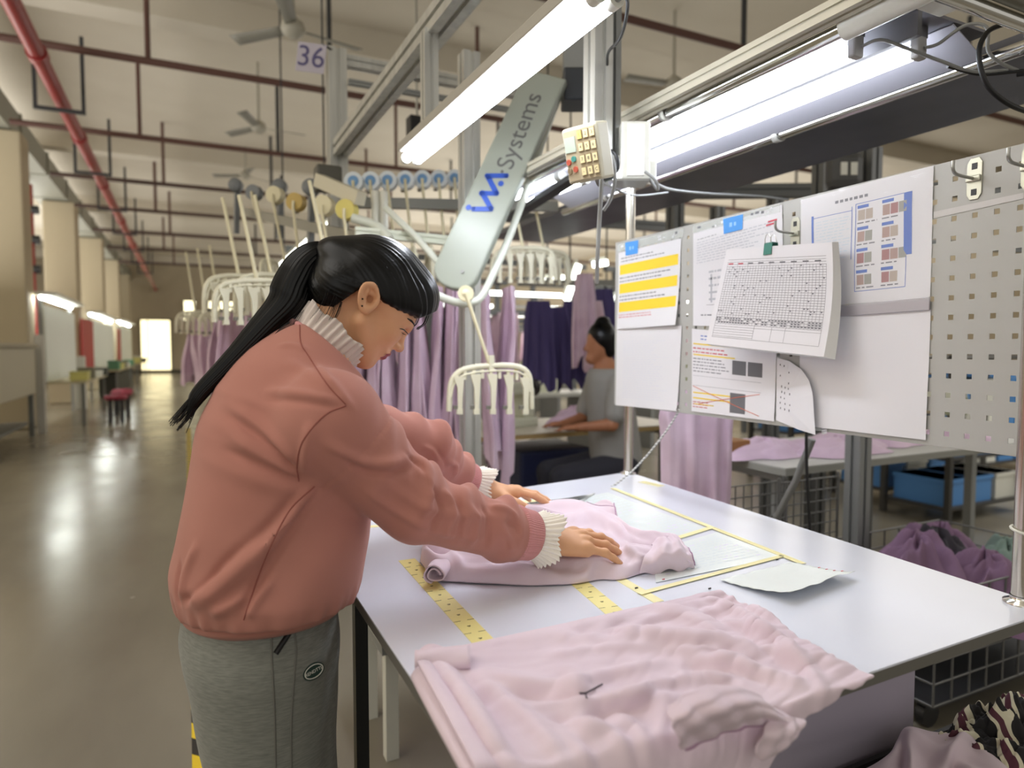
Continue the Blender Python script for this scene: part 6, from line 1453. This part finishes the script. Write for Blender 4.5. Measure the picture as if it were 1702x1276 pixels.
v, f = surface_nets(sd_worker, HWc-V(.5, .45, 1.32), HWc+V(.4, .45, .2), .012, bs=10); npmesh('body', v, f, mat('skin_tan', (168, 112, 78), .55), worker)
def sd_wtop(P):
    d = rc(P, Wq(-.06, 0, -.24), Wq(-.12, 0, -.72), .145, .165)
    for s in (-1, 1): d = smin(d, rc(P, Wq(-.05, s*.16, -.25), Wq(.0, s*.2, -.42), .065, .06), .04)
    return smax(d, P[:, 2]-(HWc[2]-.15), .01)
v, f = surface_nets(sd_wtop, HWc-V(.5, .45, 1.0), HWc+V(.35, .45, .0), .014, bs=10); npmesh('top', v, f, mat('grey_top_cloth', (150, 148, 142), .9), worker)
def sd_wpants(P):
    d = None
    for s in (-1, 1):
        hip = Wq(-.12, s*.09, -.76); kn = Wq(.30, s*.1, -.80); g = smin(rc(P, hip, kn, .10, .075), rc(P, kn, Wq(.28, s*.1, -1.2), .072, .06), .02); d = g if d is None else smin(d, g, .03)
    return d
v, f = surface_nets(sd_wpants, HWc-V(.55, .35, 1.35), HWc+V(.35, .35, -.55), .014, bs=10); npmesh('trousers', v, f, mat('dark_trousers', (44, 44, 52), .9), worker)
def sd_whair(P):
    d = ell(P, Wq(-.015, 0, .04), (.095, .09, .105)); d = smin(d, ell(P, Wq(-.04, 0, -.03), (.06, .075, .07)), .02); d = smin(d, ell(P, Wq(-.02, 0, .13), (.05, .05, .045)), .01)
    return smax(d, (P-Wq(.045, 0, -.02))@nrm(d2*1.0-V(0, 0, .9)), .01)
v, f = surface_nets(sd_whair, HWc-.25, HWc+.25, .008, bs=10); npmesh('hair', v, f, hair_m, worker)
st = thing('work_stool', 'stool under the seated worker', 'stool', (HWc[0], HWc[1], 0)); q = Wq(-.12, 0, -.85); q[2] = .36
MB().cyl(q, q+V(0, 0, .04), .17, n=20).build('seat', dark_steel, st); MB().cyl(V(q[0], q[1], 0), q, .03, n=10).build('column', steel, st)
# hanging garments further back
vio = mat('violet_cloth', (76, 68, 118), .85)
for i, (x, y, D, m, sc) in enumerate(((895, 500, 5.2, vio, .75), (925, 510, 5.4, vio, .7), (955, 500, 5.5, vio, .8), (972, 455, 4.7, lilac_dusk, .72), (1000, 480, 5.6, vio, .75), (988, 500, 5.3, lilac_dusk, .6))):
    o = hanging('g', .24 if m is vio else .16, .9, 40+i, m).build('hanging_garment', m); o.location = [float(q) for q in PD(x, y, D)]; o.rotation_euler.z = .9; o.scale = (1, 1, sc)
    tag(o, ('violet' if m is vio else 'lilac')+' garment hanging far behind, %s' % ['first to the right of the comb hanger', 'second to the right of the comb hanger', 'third to the right of the comb hanger', 'in front of the violet ones', 'nearest to the pegboard edge', 'just left of the dark hair of the worker'][i], 'garment', 'garments far behind')
tag(MB().bar(PD(860, 470, 5.4), PD(1040, 470, 5.7), .04, .05).build('hanger_rail', rail_m), 'far steel rail over the violet garments', 'rail')
o = hanging('g', .30, .62, 61, lilac_dusk, flare=.8).build('hanging_garment', lilac_dusk); o.location = [float(q) for q in PD(1158, 640, 2.55)]; o.rotation_euler.z = 1.0; o.scale = (1, 1, .80)
tag(o, 'lilac garment hanging below the pegboard behind the cord', 'garment')
# lamps and clutter in the middle distance
for i, (x0, y0, x1, y1, D) in enumerate(((942, 500, 962, 440, 6.0), (985, 440, 1010, 436, 6.5), (995, 500, 1030, 495, 6.5), (890, 470, 938, 462, 6.2), (428, 480, 515, 400, 6.5), (536, 380, 548, 374, 6.0))):
    t = thing('tube_lamp', ['small upright lit lamp between the white arm and the pegboard', 'upper small lit lamp near the pegboard edge', 'lower small lit lamp near the pegboard edge', 'small lit lamp under the cream hangers right of the white arm', 'bright far lamp above the ponytail', 'tiny bright far lamp beside the cream disc'][i], 'lamp', PD(x0, y0, D), 'far lit lamps')
    a, b_ = PD(x0, y0, D), PD(x1, y1, D+(.0 if i != 4 else .6)); MB().cyl(a, b_, .03 if i != 4 else .04, n=10).build('tube', mat('dim_lit_tube', (255, 255, 250), .3, emit=(245, 250, 240), estr=2.2), t)
    MB().bar(a+V(0, .05, .05), b_+V(0, .05, .05), .08, .02).build('housing', white_plastic, t)
    MB().cyl((a+b_)/2+V(0, .05, .05), V((a[0]+b_[0])/2, (a[1]+b_[1])/2+.05, 5.8), .008, n=8).build('suspension', dark_steel, t)
# second gantry of the neighbouring line, behind the tray
gd = mat('gantry_grey', (104, 106, 106), .5, .4)
for i, (x, y0, y1, D) in enumerate(((1362, 262, 720, 4.2), (1440, 240, 700, 3.9), (1190, 330, 700, 5.5), (1285, 300, 720, 5.0), (1120, 330, 760, 4.6))):
    p = PD(x, 500, D); tag(profile_bar((p[0], p[1], 0), (p[0], p[1], 2.45), .09, (1, 0, 0)).build('aluminium_post', gd), 'grey post of the neighbouring line, seen over the pegboard, %s from the left' % ['fourth', 'fifth', 'second', 'third', 'first'][i], 'post', 'posts of the neighbouring line')
tag(profile_bar((2.0, 4.4, 2.4), (6.5, 2.0, 2.4), .09).build('aluminium_beam', gd), 'grey beam of the neighbouring line over the pegboard', 'beam')
tag(profile_bar((2.6, 5.6, 2.5), (9.5, 4.6, 2.5), .09).build('aluminium_beam', gd), 'farther grey beam of the neighbouring line', 'beam')
t = thing('wall_speaker', 'dark round-fronted unit with two pale windows above the photo poster', 'unit', PD(1402, 285, 3.8)); pc_ = PD(1402, 285, 3.8)
MB().box(pc_, (.2, .12, .22), (RT, nrm(FW*V(1, 1, 0)), V(0, 0, 1))).build('housing', mat('unit_dark', (74, 74, 74), .5), t, bevel=.05)
for dx in (-.028, .028): MB().box(pc_-nrm(FW*V(1, 1, 0))*.062+RT*dx, (.036, .01, .07), (RT, nrm(FW*V(1, 1, 0)), V(0, 0, 1))).build('window', white_plastic, t)
# partition cabinets and racks to the right, and distant furnishing that fills the hall
blue = mat('blue_crate', (84, 140, 200), .5); rk = mat('rack_dark', (66, 64, 60), .6)
def rack(c, w, d, h, label, n=3, fill=None):
    t = thing('shelf_rack', label, 'rack', (c[0], c[1], 0))
    for sx in (-1, 1):
        for sy in (-1, 1): MB().bx(c[0]+sx*w/2-.02, c[0]+sx*w/2+.02, c[1]+sy*d/2-.02, c[1]+sy*d/2+.02, 0, h).build('post', rk, t)
    for k in range(n): z = .12+(h-.14)*k/(n-1); MB().bx(c[0]-w/2, c[0]+w/2, c[1]-d/2, c[1]+d/2, z-.02, z).build('shelf', rk, t)
    return [.12+(h-.14)*k/(n-1) for k in range(n)]
k = 0
for j, (px, D) in enumerate(((1590, 5.3), (1490, 6.0), (1640, 7.2), (1340, 6.8))):
    c = PD(px, 700, D); zs_ = rack((c[0], c[1]), 1.0, .5, 1.25, 'dark shelf rack with blue crates beyond the grey table, %s' % ['nearest', 'second', 'third', 'farthest left'][j], 4)
    for z in zs_[:3]:
        for i in range(3):
            k += 1; x = c[0]-.32+.32*i; m = blue if (i+j+int(z*10)) % 3 else white_plastic
            b = MB().bx(x-.13, x+.13, c[1]-.2, c[1]+.2, z, z+.2); b.bx(x-.14, x+.14, c[1]-.21, c[1]+.21, z+.17, z+.2)
            tag(b.build('crate', m), '%s crate on the %s dark rack, %s shelf, %s place' % ('blue' if m is blue else 'white', ['nearest', 'second', 'third', 'farthest left'][j], {0: 'bottom', 1: 'second', 2: 'third'}[zs_.index(z)], ['first', 'middle', 'last'][i]), 'crate', 'crates on the racks')
# wire trolley with dark lilac clothes behind the right end of the table
wm = mat('wire', (120, 120, 118), .4, .6); c = PD(1560, 900, 2.7); c = V(c[0], c[1], 0)
t = thing('wire_trolley', 'low wire trolley heaped with clothes behind the right end of the table', 'trolley', c); g = MB()
for s in (-1, 1):
    for i in range(11): g.cyl((c[0]-.5+.1*i, c[1]+s*.3, .10), (c[0]-.5+.1*i, c[1]+s*.3, .48), .004, n=6)
    for z in np.linspace(.1, .48, 6): g.cyl((c[0]-.5, c[1]+s*.3, z), (c[0]+.5, c[1]+s*.3, z), .004, n=6); g.cyl((c[0]+s*.5, c[1]-.3, z), (c[0]+s*.5, c[1]+.3, z), .004, n=6)
g.build('wire_mesh', wm, t)
MB().bx(c[0]-.5, c[0]+.5, c[1]-.3, c[1]+.3, .09, .10).build('base', dark_steel, t)
for sx in (-.45, .45):
    for sy in (-.25, .25): MB().cyl((c[0]+sx, c[1]+sy-.015, .045), (c[0]+sx, c[1]+sy+.015, .045), .045, n=14).build('caster', black_plastic, t)
plum = mat('plum_cloth', (138, 108, 134), .9); sage = mat('sage_cloth', (128, 148, 138), .9); charcoal = mat('charcoal_cloth', (60, 56, 62), .9)
for i, (dx, dy, r, h, m, nm) in enumerate(((-.28, -.08, .24, .30, plum, 'plum'), (.02, .02, .26, .26, charcoal, 'charcoal'), (.28, -.1, .2, .22, sage, 'sage green'), (-.05, -.2, .22, .24, plum, 'plum'), (.2, .12, .2, .24, plum, 'plum'))):
    heap('piled_garment', '%s garment piled in the wire trolley, %s' % (nm, ['at the left end', 'in the middle', 'at the right end', 'at the front', 'at the back right'][i]), (c[0]+dx, c[1]+dy, .28), (r, .17), h, m, 30+i, 'garment')
# wire mesh screen under the grey table
for i, (px, D) in enumerate(((1250, 2.75), (1345, 2.85))):
    c = PD(px, 800, D); g = MB(); 
    for k in range(9): g.cyl((c[0]-.18+.045*k, c[1], .2), (c[0]-.18+.045*k, c[1], .74), .003, n=6)
    for k in range(12): g.cyl((c[0]-.18, c[1], .2+.049*k), (c[0]+.18, c[1], .2+.049*k), .003, n=6)
    for s in (-.18, .18): g.cyl((c[0]+s, c[1], 0), (c[0]+s, c[1], .76), .006, n=6)
    tag(g.build('wire_screen', wm), ['left wire mesh screen below the grey work table', 'right wire mesh screen below the grey work table'][i], 'screen')
tag(MB().tube([PD(1350, 730, 2.3), PD(1322, 800, 2.35), PD(1290, 860, 2.4)], .012, 10).build('strut', alu_dull), 'slanting grey strut beneath the grey work table', 'strut')
cable('dark cable hanging straight down behind the torn note', [PD(1340, 700, 2.2), PD(1341, 780, 2.2), PD(1346, 880, 2.2), PD(1346, 950, 2.2)], .005, black_cable)
# more sewing lines filling the hall towards the far wall
rr = random.Random(12); n = 0
for r, y in enumerate((7.2, 9.6, 12.2, 15.2, 18.6, 22.5)):
    for q, x in enumerate((1.9, 3.9, 6.0, 8.4)):
        if x > y*1.2: continue
        n += 1; t = thing('sewing_station', 'distant sewing station in row %s, %s from the aisle' % (['one', 'two', 'three', 'four', 'five', 'six'][r], ['first', 'second', 'third', 'fourth'][q]), 'work station', (x, y, 0), 'distant sewing stations')
        MB().bx(x-.7, x+.7, y-.35, y+.35, .72, .76).build('tabletop', grey_top, t)
        for sx in (-.6, .6): MB().bx(x+sx-.03, x+sx+.03, y-.3, y+.3, 0, .72).build('leg', alu_dull, t)
        MB().bx(x-.2, x+.25, y-.08, y+.08, .76, 1.02).build('machine', mach if (r+q) % 2 else mach_g, t)
        for sx in (-.72, .72): MB().bx(x+sx-.035, x+sx+.035, y+.36, y+.43, 0, 2.4).build('post', gd, t)
        MB().bx(x-.9, x+.9, y+.36, y+.43, 2.33, 2.4).build('beam', gd, t)
        MB().bx(x-.6, x+.6, y+.30, y+.36, 1.95, 2.0).build('lamp', mat('far_lamp', (255, 255, 250), .4, emit=(250, 252, 245), estr=2.5), t)
        for k in range(4):
            o = proto[(k+q) % 4].copy(); COL.objects.link(o); o.location = (x-.55+.3*k+rr.uniform(-.05, .05), y+.75, 1.76); o.scale = (1, 1, .9); o.rotation_euler.z = rr.uniform(-.3, .3)
            tag(o, 'lilac garment on the rail of row %s, station %s, %s' % (['one', 'two', 'three', 'four', 'five', 'six'][r], ['one', 'two', 'three', 'four'][q], ['first', 'second', 'third', 'last'][k]), 'garment', 'garments on distant rails')
        tag(MB().bx(x-.9, x+.9, y+.72, y+.78, 1.72, 1.80).build('hanger_rail', gd), 'distant hanger rail behind station %s of row %s' % (['one', 'two', 'three', 'four'][q], ['one', 'two', 'three', 'four', 'five', 'six'][r]), 'rail', 'distant hanger rails')
